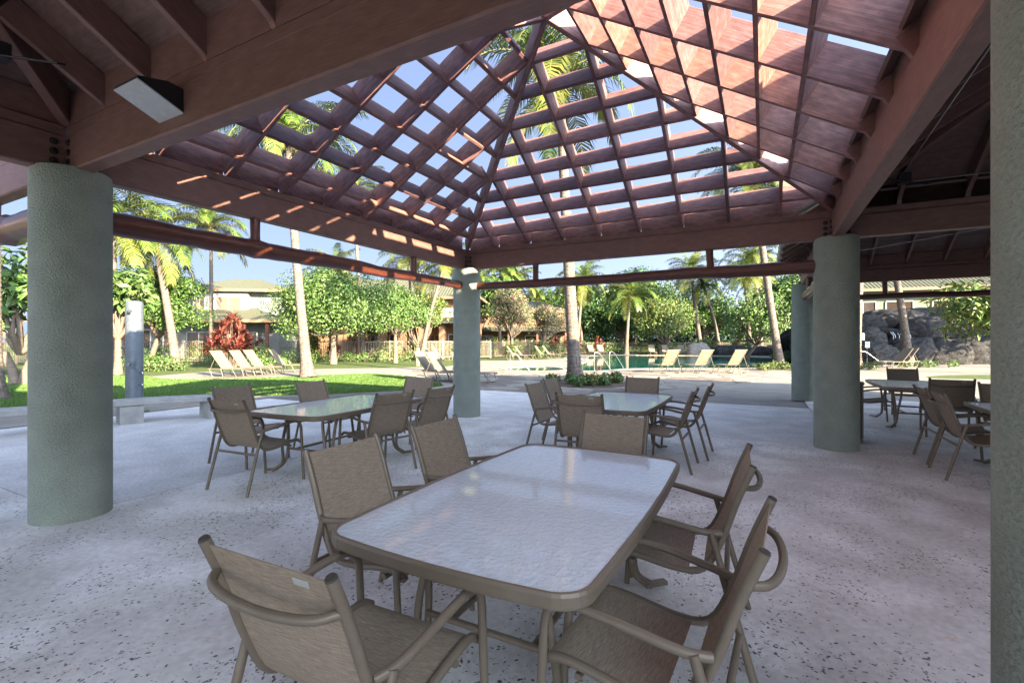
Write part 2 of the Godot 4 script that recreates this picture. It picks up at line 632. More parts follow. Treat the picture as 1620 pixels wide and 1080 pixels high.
func floor_material() -> StandardMaterial3D:
	var W := 2048
	var r := RandomNumberGenerator.new()
	r.seed = 5
	var a := noise_bytes(W, W, 0.0022, 1, 5)
	var f := noise_bytes(W, W, 0.03, 2, 4)
	var d := PackedByteArray()
	d.resize(W * W * 3)
	var hgt := PackedByteArray()
	hgt.resize(W * W)
	var c0 := c(0.60, 0.575, 0.53)
	var c1 := c(0.80, 0.785, 0.745)
	var j := 0
	for i in W * W:
		var t := a[i] / 255.0
		t = clampf((t - 0.25) * 1.9, 0.0, 1.0)
		var k := 0.93 + f[i] / 255.0 * 0.14
		d[j] = clampi(int((c0.r + (c1.r - c0.r) * t) * k * 255.0), 0, 255)
		d[j + 1] = clampi(int((c0.g + (c1.g - c0.g) * t) * k * 255.0), 0, 255)
		d[j + 2] = clampi(int((c0.b + (c1.b - c0.b) * t) * k * 255.0), 0, 255)
		hgt[i] = 190 + int(f[i] * 0.12)
		j += 3
	# brownish stains
	for s in 7:
		var cx := r.randi() % W
		var cy := r.randi() % W
		var rr := r.randi_range(20, 70)
		for k in rr * rr:
			var ang := r.randf() * TAU
			var q := sqrt(r.randf()) * rr * (0.7 + 0.3 * sin(ang * 3.0 + s))
			var p := ((cy + int(sin(ang) * q * 0.6)) % W + W) % W * W + ((cx + int(cos(ang) * q)) % W + W) % W
			d[p * 3] = int(d[p * 3] * 0.985)
			d[p * 3 + 1] = int(d[p * 3 + 1] * 0.965)
			d[p * 3 + 2] = int(d[p * 3 + 2] * 0.945)
	# hairline cracks
	for s in 4:
		var cx := float(r.randi() % W)
		var cy := float(r.randi() % W)
		var dir := r.randf() * TAU
		for k in r.randi_range(300, 800):
			dir += r.randf_range(-0.22, 0.22)
			cx += cos(dir)
			cy += sin(dir)
			var p := (int(cy) % W + W) % W * W + (int(cx) % W + W) % W
			for ch in 3:
				d[p * 3 + ch] = int(d[p * 3 + ch] * 0.7)
			hgt[p] = int(hgt[p] * 0.7)
	# pits, denser in some places
	var dens := noise_bytes(256, 256, 0.012, 3, 3)
	for s in 30000:
		var cx := r.randi() % W
		var cy := r.randi() % W
		if dens[(cy / 8) * 256 + cx / 8] < 70 + r.randi() % 120:
			continue
		var rad: float = 0.85 + pow(r.randf(), 4.0) * 3.9
		var st := r.randf_range(0.6, 1.5)
		var ph := r.randf() * TAU
		var dark := r.randf_range(0.36, 0.72)
		var R := int(ceil(rad * 1.8))
		for yy in range(-R, R + 1):
			for xx in range(-R, R + 1):
				var ang := atan2(yy, xx)
				var q := sqrt(xx * xx * st + yy * yy / st) / (rad * (1.0 + 0.3 * sin(ang * 2.0 + ph) + 0.15 * sin(ang * 5.0 + ph * 2.0)))
				if q < 1.0:
					var p := ((cy + yy) % W + W) % W * W + ((cx + xx) % W + W) % W
					d[p * 3] = int(d[p * 3] * dark)
					d[p * 3 + 1] = int(d[p * 3 + 1] * dark * 0.98)
					d[p * 3 + 2] = int(d[p * 3 + 2] * dark * 0.96)
					hgt[p] = int(hgt[p] * 0.55)
	var m := StandardMaterial3D.new()
	m.albedo_texture = ImageTexture.create_from_image(Image.create_from_data(W, W, false, Image.FORMAT_RGB8, d))
	m.roughness = 0.62
	m.normal_enabled = true
	m.normal_texture = normal_tex(W, W, hgt, 3.0)
	m.normal_scale = 0.6
	m.uv1_scale = Vector3(0.27, 0.27, 1)
	return m

# ------------------------------------------------------------------ ground
const POOL := [[3.2, 24.2], [4.6, 24.2], [5.7, 25.4], [7.2, 26.3], [12.0, 26.5], [16.0, 27.3], [20.0, 29.4], [24.0, 30.5], [27.5, 30.8], [27.0, 36.0], [24.5, 44.0], [21.0, 50.0], [14.0, 51.6], [9.0, 51.0], [7.2, 46.0], [6.0, 38.0], [4.2, 31.0], [3.2, 27.5]]
const SPA := [[-0.5, 25.6], [0.3, 24.4], [1.6, 24.1], [2.6, 24.6], [2.95, 26.0], [2.4, 27.9], [1.0, 28.6], [-0.3, 27.6]]

func pl(lx: float, lz: float) -> Array:               # pavilion grid -> plan
	return [-3.771 + UZ * lx - UX * lz, 4.076 - UX * lx - UZ * lz]

func to_pv(poly: Array) -> PackedVector2Array:
	var p := PackedVector2Array()
	for q in poly:
		p.append(Vector2(q[0], q[1]))
	return p

func to_arr(p: PackedVector2Array) -> Array:
	var o := []
	for q in p:
		o.append([q.x, q.y])
	return o

func make_ground():
	structure("lawn", slab_mesh([[-420, -300], [420, -300], [420, 500], [-420, 500]], -0.03), M.lawn)
	# a low grassy rise behind the pool
	var st := begin()
	var nx := 40
	var nz := 12
	for i in nx:
		for k in nz:
			var q := []
			for o in [[0, 0], [1, 0], [1, 1], [0, 1]]:
				var x: float = -70.0 + 200.0 * (i + o[0]) / nx
				var z: float = 58.0 + 70.0 * (k + o[1]) / nz
				var t := clampf((z - 59.0) / 26.0, 0.0, 1.0)
				var y := -0.06 + 1.7 * t * t * (3.0 - 2.0 * t) * clampf((x + 20.0) / 40.0, 0.0, 1.0) + 0.15 * sin(x * 0.3) * t
				q.append(g(x, z, y))
			quad(st, q[0], q[1], q[2], q[3], Vector3.UP, Vector2(q[0].x, q[0].z), Vector2(q[1].x, q[1].z), Vector2(q[2].x, q[2].z), Vector2(q[3].x, q[3].z))
	structure("grassy_rise", finish(st), M.lawn)
	# paved deck round the pavilion and the pools
	var outer := [[-30, -20], [-30, 5], [-16, 9.8], [-11.6, 10.8], [-9.9, 11.6], [-7.25, 13.1], [-5.1, 13.45], [-3.3, 14.5], [-2.3, 16.1], [-2.9, 18.5], [-4.7, 20.9], [-6.7, 22.6], [-8.9, 21.0], [-11, 19.4], [-13.6, 19.0], [-15.6, 20.4], [-15.2, 23.6], [-12.5, 25.2], [-10, 26.3], [-7, 27.0], [-4, 28.5], [-3, 32], [-2.6, 37], [1, 38.5], [4.5, 42], [6, 52], [7.5, 54.3], [25, 54.6], [45, 52], [60, 30], [60, -20]]
	var po := to_pv(outer)
	var pool := to_pv(smooth_poly(POOL))
	var spa := to_pv(smooth_poly(SPA))
	st = begin()
	var cuts := [-40.0, 1.2, 14.0, 70.0]
	for i in 3:
		var strip := PackedVector2Array([Vector2(cuts[i], -30), Vector2(cuts[i + 1], -30), Vector2(cuts[i + 1], 70), Vector2(cuts[i], 70)])
		for a in Geometry2D.intersect_polygons(po, strip):
			for b in Geometry2D.clip_polygons(a, pool):
				if Geometry2D.is_polygon_clockwise(b):
					continue
				for d in Geometry2D.clip_polygons(b, spa):
					if not Geometry2D.is_polygon_clockwise(d):
						slab(st, to_arr(d), 0.0, 0.02)
	structure("pool_deck", finish(st), M.pool_paving)
	# concrete floor, one panel for each bay of the grid, with open joints between them
	var floor_base := structure("pavilion_floor", slab_mesh([pl(-S - 0.3, S + 3.0), pl(2 * S + 1.2, S + 3.0), pl(2 * S + 1.2, -2 * S - 1.0), pl(S, -2 * S - 1.0), pl(S, -1.72 * S), pl(-0.62 * S, -1.72 * S), pl(-S - 0.3, -S - 0.3)], 0.004), M.grout)
	var pans := [[0, 2 * S + 1.2, -S, S + 3, 0], [S, 2 * S + 1.2, -2 * S - 1, -S, 0], [-S, 0, 0, S + 3, 0], [-S, 0, -S, 0, 1], [-0.62 * S, 0, -1.72 * S, -S, 1], [0, S, -1.72 * S, -S, 1]]
	for p in pans:
		var e := 0.007
		var poly := [pl(p[0] + e, p[2] + e), pl(p[1] - e, p[2] + e), pl(p[1] - e, p[3] - e), pl(p[0] + e, p[3] - e)]
		part("floor_panel", slab_mesh(poly, 0.02, 0.016), M.floor if p[4] == 0 else M.concrete, floor_base)
	flagstones(pool, spa)
	structure("grass_patch", slab_mesh(smooth_poly([[17.2, 19.6], [20.0, 18.6], [26.0, 17.5], [27.0, 21.0], [20.0, 21.2]]), 0.008), M.lawn)

func flagstones(pool: PackedVector2Array, spa: PackedVector2Array):
	var region := [[-2.0, 15.2], [1.0, 13.5], [4.2, 14.4], [7.0, 16.2], [12.0, 19.8], [14.5, 23.0], [14.5, 26.6], [7.3, 25.9], [5.9, 25.0], [4.7, 23.8], [3.1, 23.7], [1.6, 23.7], [-0.4, 24.0], [-2.5, 23.4], [-4.3, 21.3], [-2.6, 18.6], [-1.95, 16.4]]
	var base := structure("flagstone_paving", slab_mesh(region, 0.004), M.grout)
	var rp := to_pv(region)
	if Geometry2D.is_polygon_clockwise(rp):
		rp.reverse()
	var bed := PackedVector2Array()
	for k in 20:
		bed.append(Vector2(2.65 + 1.55 * cos(TAU * k / 20), 17.0 + 1.75 * sin(TAU * k / 20)))
	var r := RandomNumberGenerator.new()
	r.seed = 21
	var seeds := {}
	var nx := 20
	var nz := 16
	for i in range(-1, nx + 1):
		for k in range(-1, nz + 1):
			seeds[Vector2i(i, k)] = Vector2(-4.6 + (i + r.randf_range(0.08, 0.92) + 0.5 * (k % 2)) * 0.98, 13.2 + (k + r.randf_range(0.1, 0.9)) * 0.92)
	for i in nx:
		for k in nz:
			var s: Vector2 = seeds[Vector2i(i, k)]
			var cell := PackedVector2Array([s + Vector2(-2, -2), s + Vector2(2, -2), s + Vector2(2, 2), s + Vector2(-2, 2)])
			for di in range(-2, 3):
				for dk in range(-2, 3):
					var key := Vector2i(i + di, k + dk)
					if (di == 0 and dk == 0) or not seeds.has(key):
						continue
					var o: Vector2 = seeds[key]
					cell = clip_half(cell, (s + o) * 0.5, (o - s).normalized())
			for piece in Geometry2D.intersect_polygons(cell, rp):
				for p2 in Geometry2D.clip_polygons(piece, bed):
					for p3 in Geometry2D.offset_polygon(p2, -0.032):
						if p3.size() < 3 or Geometry2D.is_polygon_clockwise(p3):
							continue
						var y := 0.014 + r.randf_range(-0.003, 0.003)
						part("flagstone", slab_mesh(to_arr(p3), y, 0.012), M.stones[r.randi() % 4], base)

func clip_half(poly: PackedVector2Array, p: Vector2, n: Vector2) -> PackedVector2Array:
	var out := PackedVector2Array()
	for i in poly.size():
		var a := poly[i]
		var b := poly[(i + 1) % poly.size()]
		var da := (a - p).dot(n)
		var db := (b - p).dot(n)
		if da <= 0.0:
			out.append(a)
		if (da < 0.0 and db > 0.0) or (da > 0.0 and db < 0.0):
			out.append(a.lerp(b, da / (da - db)))
	return out

# ------------------------------------------------------------------ pavilion
const H_BEAM := 2.92
const H_PLATE := 3.22
const H_TOP := 3.31
const PITCH := 0.597

func make_pavilion():
	var P := thing("pavilion", "timber pavilion with an open lattice skylight roof on round grey green stucco columns", "pavilion", g(-3.771, 4.076), -TH)
	# columns
	var cm := lathe_mesh([Vector2(0.0, 0.0), Vector2(0.269, 0.0), Vector2(0.269, 1.0), Vector2(0.269, 2.0), Vector2(0.269, 2.88), Vector2(0.262, 2.915), Vector2(0.245, 2.925), Vector2(0.0, 2.925)], 48)
	for q in [[0, 0], [0, -S], [S, -S], [S - 0.033, -0.015], [S, -2 * S], [2 * S, -2 * S], [2 * S, -S], [2 * S, 0], [0, S], [S, S], [-S, 0], [-S, S]]:
		var o := part("column", cm, M.stucco, P)
		o.position = Vector3(q[0], 0.018, q[1])
		o.rotation.y = rng.randf() * TAU
	# beams along local x run through; those along z butt against them
	var bw := 0.14
	var hb := H_PLATE - H_BEAM
	var yb := H_BEAM + hb * 0.5
	var yp := (H_PLATE + H_TOP) * 0.5
	var bx := [[0, S, 0], [0, S, -S], [S, 2 * S, -S], [S, 2 * S, -2 * S], [S, 2 * S, 0], [-S, 0, 0], [-S, 0, S], [0, S, S]]
	var bz := [[0, -S, 0], [S, -S, 0], [S, -2 * S, -S], [2 * S, -2 * S, -S], [2 * S, -S, 0], [0, 0, S], [S, 0, S], [-S, 0, S]]
	for b in bx:
		var a0: float = b[0] + 0.0015
		var a1: float = b[1] - 0.0015
		var o := part("beam", bar_mesh(Vector3(a0, yb, b[2]), Vector3(a1, yb, b[2]), bw, hb, Vector3.UP, 0.012), M.beam, P)
		part("top_plate", bar_mesh(Vector3(a0, yp, b[2]), Vector3(a1, yp, b[2]), bw - 0.03, H_TOP - H_PLATE - 0.004, Vector3.UP, 0.008), M.beam, o)
		bolts(o, Vector3(a0, 0, b[2]), Vector3(1, 0, 0), Vector3(0, 0, 1), bw)
		bolts(o, Vector3(a1, 0, b[2]), Vector3(-1, 0, 0), Vector3(0, 0, 1), bw)
	for b in bz:
		var a0: float = b[1] + bw * 0.5 + 0.002
		var a1: float = b[2] - bw * 0.5 - 0.002
		var o := part("beam", bar_mesh(Vector3(b[0], yb, a0), Vector3(b[0], yb, a1), bw, hb, Vector3.UP, 0.012), M.beam, P)
		part("top_plate", bar_mesh(Vector3(b[0], yp, a0), Vector3(b[0], yp, a1), bw - 0.03, H_TOP - H_PLATE - 0.004, Vector3.UP, 0.008), M.beam, o)
		bolts(o, Vector3(b[0], 0, a0 - 0.06), Vector3(0, 0, 1), Vector3(1, 0, 0), bw)
		bolts(o, Vector3(b[0], 0, a1 + 0.06), Vector3(0, 0, -1), Vector3(1, 0, 0), bw)
	trellis(P)
	solid_roof(P, 0, S, 0, S, [false, false, true, false])
	solid_roof(P, S, 2 * S, -S, 0, [false, true, false, false])
	solid_roof(P, S, 2 * S, -2 * S, -S, [true, true, false, true])
		# round log rails hung under the outer beams
	log_rail(P, Vector3(0, 2.57, -0.24), Vector3(0, 2.60, -S + 0.22), [1.62, S - 1.62], 3, 0.105, 0.072)
	log_rail(P, Vector3(0.24, 2.58, -S), Vector3(S - 0.22, 2.56, -S), [1.5, S - 1.62], 4, 0.07, 0.10)
	log_rail(P, Vector3(S + 0.22, 2.56, -2 * S), Vector3(2 * S - 0.22, 2.58, -2 * S), [1.6, S - 1.6], 5, 0.065, 0.08)
	log_rail(P, Vector3(-0.24, 2.60, 0), Vector3(-S + 0.24, 2.58, 0), [1.75, S - 1.6], 6, 0.125, 0.11)
	log_rail(P, Vector3(S, 2.57, -S - 0.24), Vector3(S, 2.6, -2 * S + 0.24), [1.62, S - 1.62], 7, 0.085, 0.075)
	# steel ties between the hips of the covered bays
	for q in [[S, -S, 1, 1], [0, 0, 1, 1]]:
		var cx: float = q[0]
		var cz: float = q[1]
		var dx: float = q[2]
		var dz: float = q[3]
		if cx == S and cz == -S:
			dz = 1.0
		var a := Vector3(cx + 0.62 * dx, H_TOP + 0.14, cz + 0.62 * dz)
		var e := Vector3(dx, 0.0, -dz).normalized()
		var tb := part("tie_plate", bar_mesh(a - e * 0.36, a + e * 0.36, 0.012, 0.11, Vector3(-dx, 0.6, -dz), 0.002), M.dark_steel, P)
		part("tie_block", block_mesh(a + Vector3(0, 0.03, 0), Vector3(0.12, 0.12, 0.12), 0.01), M.dark_steel, tb)
		for s in ([-1.0, 1.0] if cx > 1.0 else []):
			var f := Vector3(cx + S * dx * (0.5 + 0.44 * s), H_TOP + 0.16, cz + S * dz * (0.5 - 0.44 * s))
			part("tie_rod", tube_mesh([a + e * 0.1 * s, f], 0.006, 6), M.steel, P)
	part("tie_rod", tube_mesh([Vector3(S + 0.25, 2.72, -S + 0.12), Vector3(S + 3.6, 3.16, -S + 0.12)], 0.006, 6), M.steel, P)

func bolts(parent: Node, at: Vector3, along: Vector3, side: Vector3, bw: float):
	if not M.has("bolt_mesh"):
		M.bolt_mesh = lathe_mesh([Vector2(0.03, 0.0), Vector2(0.03, 0.004), Vector2(0.018, 0.005), Vector2(0.018, 0.016), Vector2(0.014, 0.02), Vector2(0.0, 0.02)], 10)
	for s in [-1.0, 1.0]:
		for k in 3:
			var o := part("bolt", M.bolt_mesh, M.dark_steel, parent)
			var n: Vector3 = side * s
			o.position = at + along * 0.13 + n * (bw * 0.5) + Vector3(0, H_BEAM + 0.07 + k * 0.08, 0)
			o.basis = Basis(n.cross(along).normalized(), n, along) if n.cross(along).cross(n).dot(along) > 0 else Basis(-n.cross(along).normalized(), n, along)

# face frame: X along the eave, Z inward and Y up, at one corner of a square bay
func face_frames(x0: float, x1: float, z0: float, z1: float) -> Array:
	var out := []
	# order: z0 edge (far), x1 edge, z1 edge (near), x0 edge
	out.append(Transform3D(Basis(Vector3(1, 0, 0), Vector3.UP, Vector3(0, 0, 1)), Vector3(x0, 0, z0)))
	out.append(Transform3D(Basis(Vector3(0, 0, 1), Vector3.UP, Vector3(-1, 0, 0)), Vector3(x1, 0, z0)))
	out.append(Transform3D(Basis(Vector3(-1, 0, 0), Vector3.UP, Vector3(0, 0, -1)), Vector3(x1, 0, z1)))
	out.append(Transform3D(Basis(Vector3(0, 0, -1), Vector3.UP, Vector3(1, 0, 0)), Vector3(x0, 0, z1)))
	return out

func trellis(P: Node3D):
	var nrm := Vector3(0, 1, -PITCH).normalized()
	var dep := 0.285
	var th := 0.042
	var half := S * 0.5
	var fr := face_frames(0, S, -S, 0)
	for fi in 4:
		var T: Transform3D = fr[fi]
		var low := (fi == 1 or fi == 2)     # beside the covered bays the lowest cells are closed
		for i in range(1, 9):
			var t := S / 9.0 * i
			var dmax: float = min(t, S - t) - 0.03
			var d0 := -0.03
			var a := Vector3(t, H_TOP + d0 * PITCH, d0) + nrm * dep * 0.5
			var b := Vector3(t, H_TOP + dmax * PITCH, dmax) + nrm * dep * 0.5
			var o := part("lattice_board", bar_mesh(a, b, th, dep, nrm, 0.004), M.boards[rng.randi() % 5], P)
			o.transform = T
		for k in 9:
			if low and k == 0:
				continue
			var d := (0.084 + 0.113 * k) * half
			if half - d < 0.12:
				continue
			var base := Vector3(0, H_TOP + d * PITCH + 0.003, d) + nrm * dep * 0.5
			var o := part("lattice_board", bar_mesh(base + Vector3(d + 0.03, 0, 0), base + Vector3(S - d - 0.03, 0, 0), th, dep - 0.004, nrm, 0.004), M.boards[rng.randi() % 5], P)
			o.transform = T
		# blocks standing on the plate between the boards
		for i in 9:
			var t := S / 9.0 * (i + 0.5)
			var ln := S / 9.0 - 0.0405
			var o := part("blocking", block_mesh(Vector3(t, H_TOP + (0.13 if not low else 0.23), -0.11 if not low else -0.03), Vector3(ln, 0.34 if not low else 0.46, 0.04), 0.004), M.timber if not low else M.beam, P)
			o.transform = T
	var apex := Vector3(half, H_TOP + half * PITCH, -half)
	for q in [[0, 0], [S, 0], [S, -S], [0, -S]]:
		var cn := Vector3(q[0], H_TOP, q[1])
		part("hip_rafter", bar_mesh(cn + Vector3(0, 0.1, 0), apex + Vector3(0, 0.1, 0), 0.07, 0.24, Vector3.UP, 0.006), M.timber, P)
	part("apex_post", bar_mesh(apex + Vector3(0, -0.03, 0), apex + Vector3(0, 0.28, 0), 0.12, 0.12, Vector3(1, 0, 1), 0.01), M.timber, P)

var plank_cache := {}
func solid_roof(P: Node3D, x0: float, x1: float, z0: float, z1: float, eaves: Array):
	var nrm := Vector3(0, 1, -PITCH).normalized()
	var dep := 0.20
	var th := 0.05
	var half := S * 0.5
	var fr := face_frames(x0, x1, z0, z1)
	for fi in 4:
		var T: Transform3D = fr[fi]
		var out := -0.5 if eaves[fi] else -0.04
		for i in range(1, 9):
			var t := S / 9.0 * i
			var dmax: float = min(t, S - t) - 0.03
			var key := "r%d%s" % [i, eaves[fi]]
			if not plank_cache.has(key):
				var a := Vector3(t, H_TOP - 0.04 * PITCH, -0.04) + nrm * dep * 0.5
				var b := Vector3(t, H_TOP + dmax * PITCH, dmax) + nrm * dep * 0.5
				plank_cache[key] = bar_mesh(a, b, th, dep, nrm, 0.005)
				plank_cache[key + "e"] = bar_mesh(Vector3(t, H_TOP - 0.5 * PITCH, -0.5) + nrm * (dep - 0.03), Vector3(t, H_TOP - 0.041 * PITCH, -0.041) + nrm * (dep - 0.03), th, 0.06, nrm, 0.005)
			if eaves[fi]:
				part("lookout", plank_cache[key + "e"], M.beam, P).transform = T
			part("rafter", plank_cache[key], M.beam, P).transform = T
		for i in 9:
			var key := "b%d" % i
			if not plank_cache.has(key):
				plank_cache[key] = block_mesh(Vector3(S / 9.0 * (i + 0.5), H_TOP + 0.12, 0.0), Vector3(S / 9.0 - 0.054, 0.235, 0.045), 0.005)
			part("blocking", plank_cache[key], M.beam, P).transform = T
		# boards of the roof deck
		var wd := 0.262
		for k in range(-4, 14):
			var d0 := k * wd
			var d1 := d0 + wd + 0.012
			if d0 < out - 0.05:
				continue
			if d0 > half - 0.1:
				break
			d1 = min(d1, half - 0.02)
			var key := "d%d" % k
			if not plank_cache.has(key):
				var st := begin()
				var lo := nrm * (dep + 0.002 + (0.008 if k % 2 == 0 else 0.0))
				var hi := nrm * (dep + 0.034 + (0.008 if k % 2 == 0 else 0.0))
				var e0: float = max(d0, 0.0) - 0.14 if k >= 0 else 0.0
				var e1: float = max(d1, 0.0) - 0.14 if k >= 0 else 0.0
				var q := [Vector3(e0, H_TOP + d0 * PITCH, d0), Vector3(S - e0, H_TOP + d0 * PITCH, d0), Vector3(S - e1, H_TOP + d1 * PITCH, d1), Vector3(e1, H_TOP + d1 * PITCH, d1)]
				quad(st, q[0] + lo, q[1] + lo, q[2] + lo, q[3] + lo, -nrm, Vector2(0, k * 0.3), Vector2(S, k * 0.3), Vector2(S, k * 0.3 + wd), Vector2(0, k * 0.3 + wd))
				quad(st, q[0] + hi, q[1] + hi, q[2] + hi, q[3] + hi, nrm)
				for s in 4:
					var a: Vector3 = q[s]
					var b: Vector3 = q[(s + 1) % 4]
					var mid: Vector3 = (a + b) * 0.5 - (q[0] + q[1] + q[2] + q[3]) * 0.25
					quad(st, a + lo, b + lo, b + hi, a + hi, mid)
				plank_cache[key] = finish(st)
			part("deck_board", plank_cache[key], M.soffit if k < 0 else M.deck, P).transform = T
		# tiles above the deck
		var ck := "t%s" % eaves[fi]
		var tout := out if eaves[fi] else 0.38
		if not plank_cache.has(ck):
			var st := begin()
			var n := 36
			for i in n:
				var ta := S * i / n
				var tb := S * (i + 1) / n
				for w in 4:
					var u0 := ta + (tb - ta) * w / 4.0
					var u1 := ta + (tb - ta) * (w + 1) / 4.0
					var h0 := 0.05 + 0.045 * sin(PI * w / 4.0)
					var h1 := 0.05 + 0.045 * sin(PI * (w + 1) / 4.0)
					var m0: float = max(min(u0, S - u0), tout)
					var m1: float = max(min(u1, S - u1), tout)
					quad(st, Vector3(u0, H_TOP + tout * PITCH, tout) + nrm * (dep + h0), Vector3(u1, H_TOP + tout * PITCH, tout) + nrm * (dep + h1), Vector3(u1, H_TOP + m1 * PITCH, m1) + nrm * (dep + h1), Vector3(u0, H_TOP + m0 * PITCH, m0) + nrm * (dep + h0), nrm)
			plank_cache[ck] = finish(st)
		part("roof_tiles", plank_cache[ck], M.roof_green, P).transform = T
	var apex := Vector3((x0 + x1) * 0.5, H_TOP + half * PITCH, (z0 + z1) * 0.5)
	for q in [[x0, z0], [x1, z0], [x1, z1], [x0, z1]]:
		part("hip_rafter", bar_mesh(Vector3(q[0], H_TOP + 0.1, q[1]), apex + Vector3(0, 0.1, 0), 0.08, 0.25, Vector3.UP, 0.006), M.beam, P)

func log_rail(P: Node3D, a: Vector3, b: Vector3, posts: Array, sd: int, ra: float, rb: float):
	var r := RandomNumberGenerator.new()
	r.seed = sd
	var n := FastNoiseLite.new()
	n.seed = sd
	n.frequency = 0.5
	var pts := []
	var rad := []
	var m := 40
	for i in m + 1:
		var t := float(i) / m
		var p := a.lerp(b, t)
		var w: float = sin(PI * t)
		p += Vector3(n.get_noise_2d(t * 5.0, 3.0) * 0.04 * w, n.get_noise_2d(t * 4.0, 40.0) * 0.04 * w, n.get_noise_2d(t * 5.0, 90.0) * 0.04 * w)
		pts.append(p)
		rad.append(lerpf(ra, rb, t) * (1.0 + 0.16 * n.get_noise_2d(t * 24.0, 200.0) + (0.22 if r.randf() < 0.05 else 0.0)))
	var o := part("log_rail", tube_mesh(pts, rad, 14), M.log, P)
	var ln := a.distance_to(b)
	for s in posts:
		var t: float = roundf(clampf((s - 0.24) / ln, 0.05, 0.95) * m) / m
		var q: Vector3 = pts[int(roundf(t * m))]
		var top := Vector3(a.lerp(b, t).x, H_BEAM - 0.002, a.lerp(b, t).z)
		part("rail_post", tube_mesh([q + Vector3(0, 0.02, 0), q.lerp(top, 0.5), top], [0.058, 0.052, 0.056], 12), M.log, o)

# ------------------------------------------------------------------ pool
func make_pool():
	structure("pool_water", slab_mesh(smooth_poly(POOL), -0.02), M.water)
	structure("spa_water", slab_mesh(smooth_poly(SPA), -0.02), M.water)
	# coping stones round both basins
	for ring in [[POOL, "pool_coping", 0.9], [SPA, "spa_coping", 0.6]]:
		var pts := to_pv(smooth_poly(ring[0], 8))
		var root := thing(ring[1], "pale stone coping round the rim of the large pool" if ring[1] == "pool_coping" else "pale stone coping round the small spa basin", "coping")
		var acc := 0.0
		var start := pts[0]
		for i in pts.size():
			var b := pts[(i + 1) % pts.size()]
			if start.distance_to(b) > ring[2] or i == pts.size() - 1:
				var d := (b - start).normalized()
				var st := begin()
				bar(st, g(start.x + d.x * 0.006, start.y + d.y * 0.006, -0.012), g(b.x - d.x * 0.006, b.y - d.y * 0.006, -0.012), 0.34, 0.06, Vector3.UP, 0.015)
				part("coping_stone", finish(st), M.stone, root)
				start = b

# ------------------------------------------------------------------ houses
func hip_roof(w: float, d: float, h: float, y: float) -> ArrayMesh:
	# ridge along x when w > d
	var st := begin()
	var hd: float = min(w, d) * 0.5
	var pitch := h / hd
	for f in 4:
		var L := w if f % 2 == 0 else d
		var ang := PI * 0.5 * f
		var off := d * 0.5 if f % 2 == 0 else w * 0.5
		var n := int(L / 0.28)
		for i in n:
			for k in 4:
				var a := L * (i + k / 4.0) / n
				var b := L * (i + (k + 1) / 4.0) / n
				var ha := 0.05 * sin(PI * k / 4.0)
				var hb := 0.05 * sin(PI * (k + 1) / 4.0)
				var ma: float = min(min(a, L - a), hd)
				var mb: float = min(min(b, L - b), hd)
				var q := [Vector3(a - L * 0.5, y + ha, off), Vector3(b - L * 0.5, y + hb, off), Vector3(b - L * 0.5, y + hb + mb * pitch, off - mb), Vector3(a - L * 0.5, y + ha + ma * pitch, off - ma)]
				for j in 4:
					q[j] = q[j].rotated(Vector3.UP, ang)
				quad(st, q[0], q[1], q[2], q[3], Vector3(0, 1, 0), Vector2(a, 0), Vector2(b, 0), Vector2(b, 1), Vector2(a, 1))
	# soffit
	quad(st, Vector3(-w / 2, y - 0.02, -d / 2), Vector3(w / 2, y - 0.02, -d / 2), Vector3(w / 2, y - 0.02, d / 2), Vector3(-w / 2, y - 0.02, d / 2), Vector3.DOWN)
	return finish(st)

func fascia(w: float, d: float, y: float, hh := 0.24) -> ArrayMesh:
	var st := begin()
	bar(st, Vector3(-w / 2, y, d / 2), Vector3(w / 2, y, d / 2), 0.05, hh, Vector3.UP)
	bar(st, Vector3(-w / 2, y, -d / 2), Vector3(w / 2, y, -d / 2), 0.05, hh, Vector3.UP)
	bar(st, Vector3(-w / 2, y, -d / 2 + 0.03), Vector3(-w / 2, y, d / 2 - 0.03), 0.05, hh - 0.004, Vector3.UP)
	bar(st, Vector3(w / 2, y, -d / 2 + 0.03), Vector3(w / 2, y, d / 2 - 0.03), 0.05, hh - 0.004, Vector3.UP)
	return finish(st)

# a window on a wall facing +z at (x, y) in the house frame; turn 90 puts it on a side wall
func window(parent: Node, at: Vector3, w: float, h: float, turn := 0.0, panes := 2, frame_mat: Material = null, glass: Material = null):
	var fm: Material = frame_mat if frame_mat else M.white
	var st := begin()
	var t := 0.09
	bar(st, Vector3(-w / 2, 0, 0.03), Vector3(w / 2, 0, 0.03), 0.1, t, Vector3.UP)
	bar(st, Vector3(-w / 2, h, 0.03), Vector3(w / 2, h, 0.03), 0.1, t, Vector3.UP)
	bar(st, Vector3(-w / 2, t / 2, 0.03), Vector3(-w / 2, h - t / 2, 0.03), t, 0.098, Vector3(0, 0, 1))
	bar(st, Vector3(w / 2, t / 2, 0.03), Vector3(w / 2, h - t / 2, 0.03), t, 0.098, Vector3(0, 0, 1))
	var o := part("window", finish(st), fm, parent)
	o.position = at
	o.rotation.y = turn
	for i in panes:
		var x0 := -w / 2 + w * i / panes
		var x1 := x0 + w / panes
		part("pane", block_mesh(Vector3((x0 + x1) / 2, h / 2, 0.02), Vector3(x1 - x0 - 0.05, h - t, 0.02), 0.002), glass if glass else M.pane, o)
		if i > 0:
			part("mullion", bar_mesh(Vector3(x0, t / 2, 0.035), Vector3(x0, h - t / 2, 0.035), 0.06, 0.06, Vector3(0, 0, 1)), fm, o)

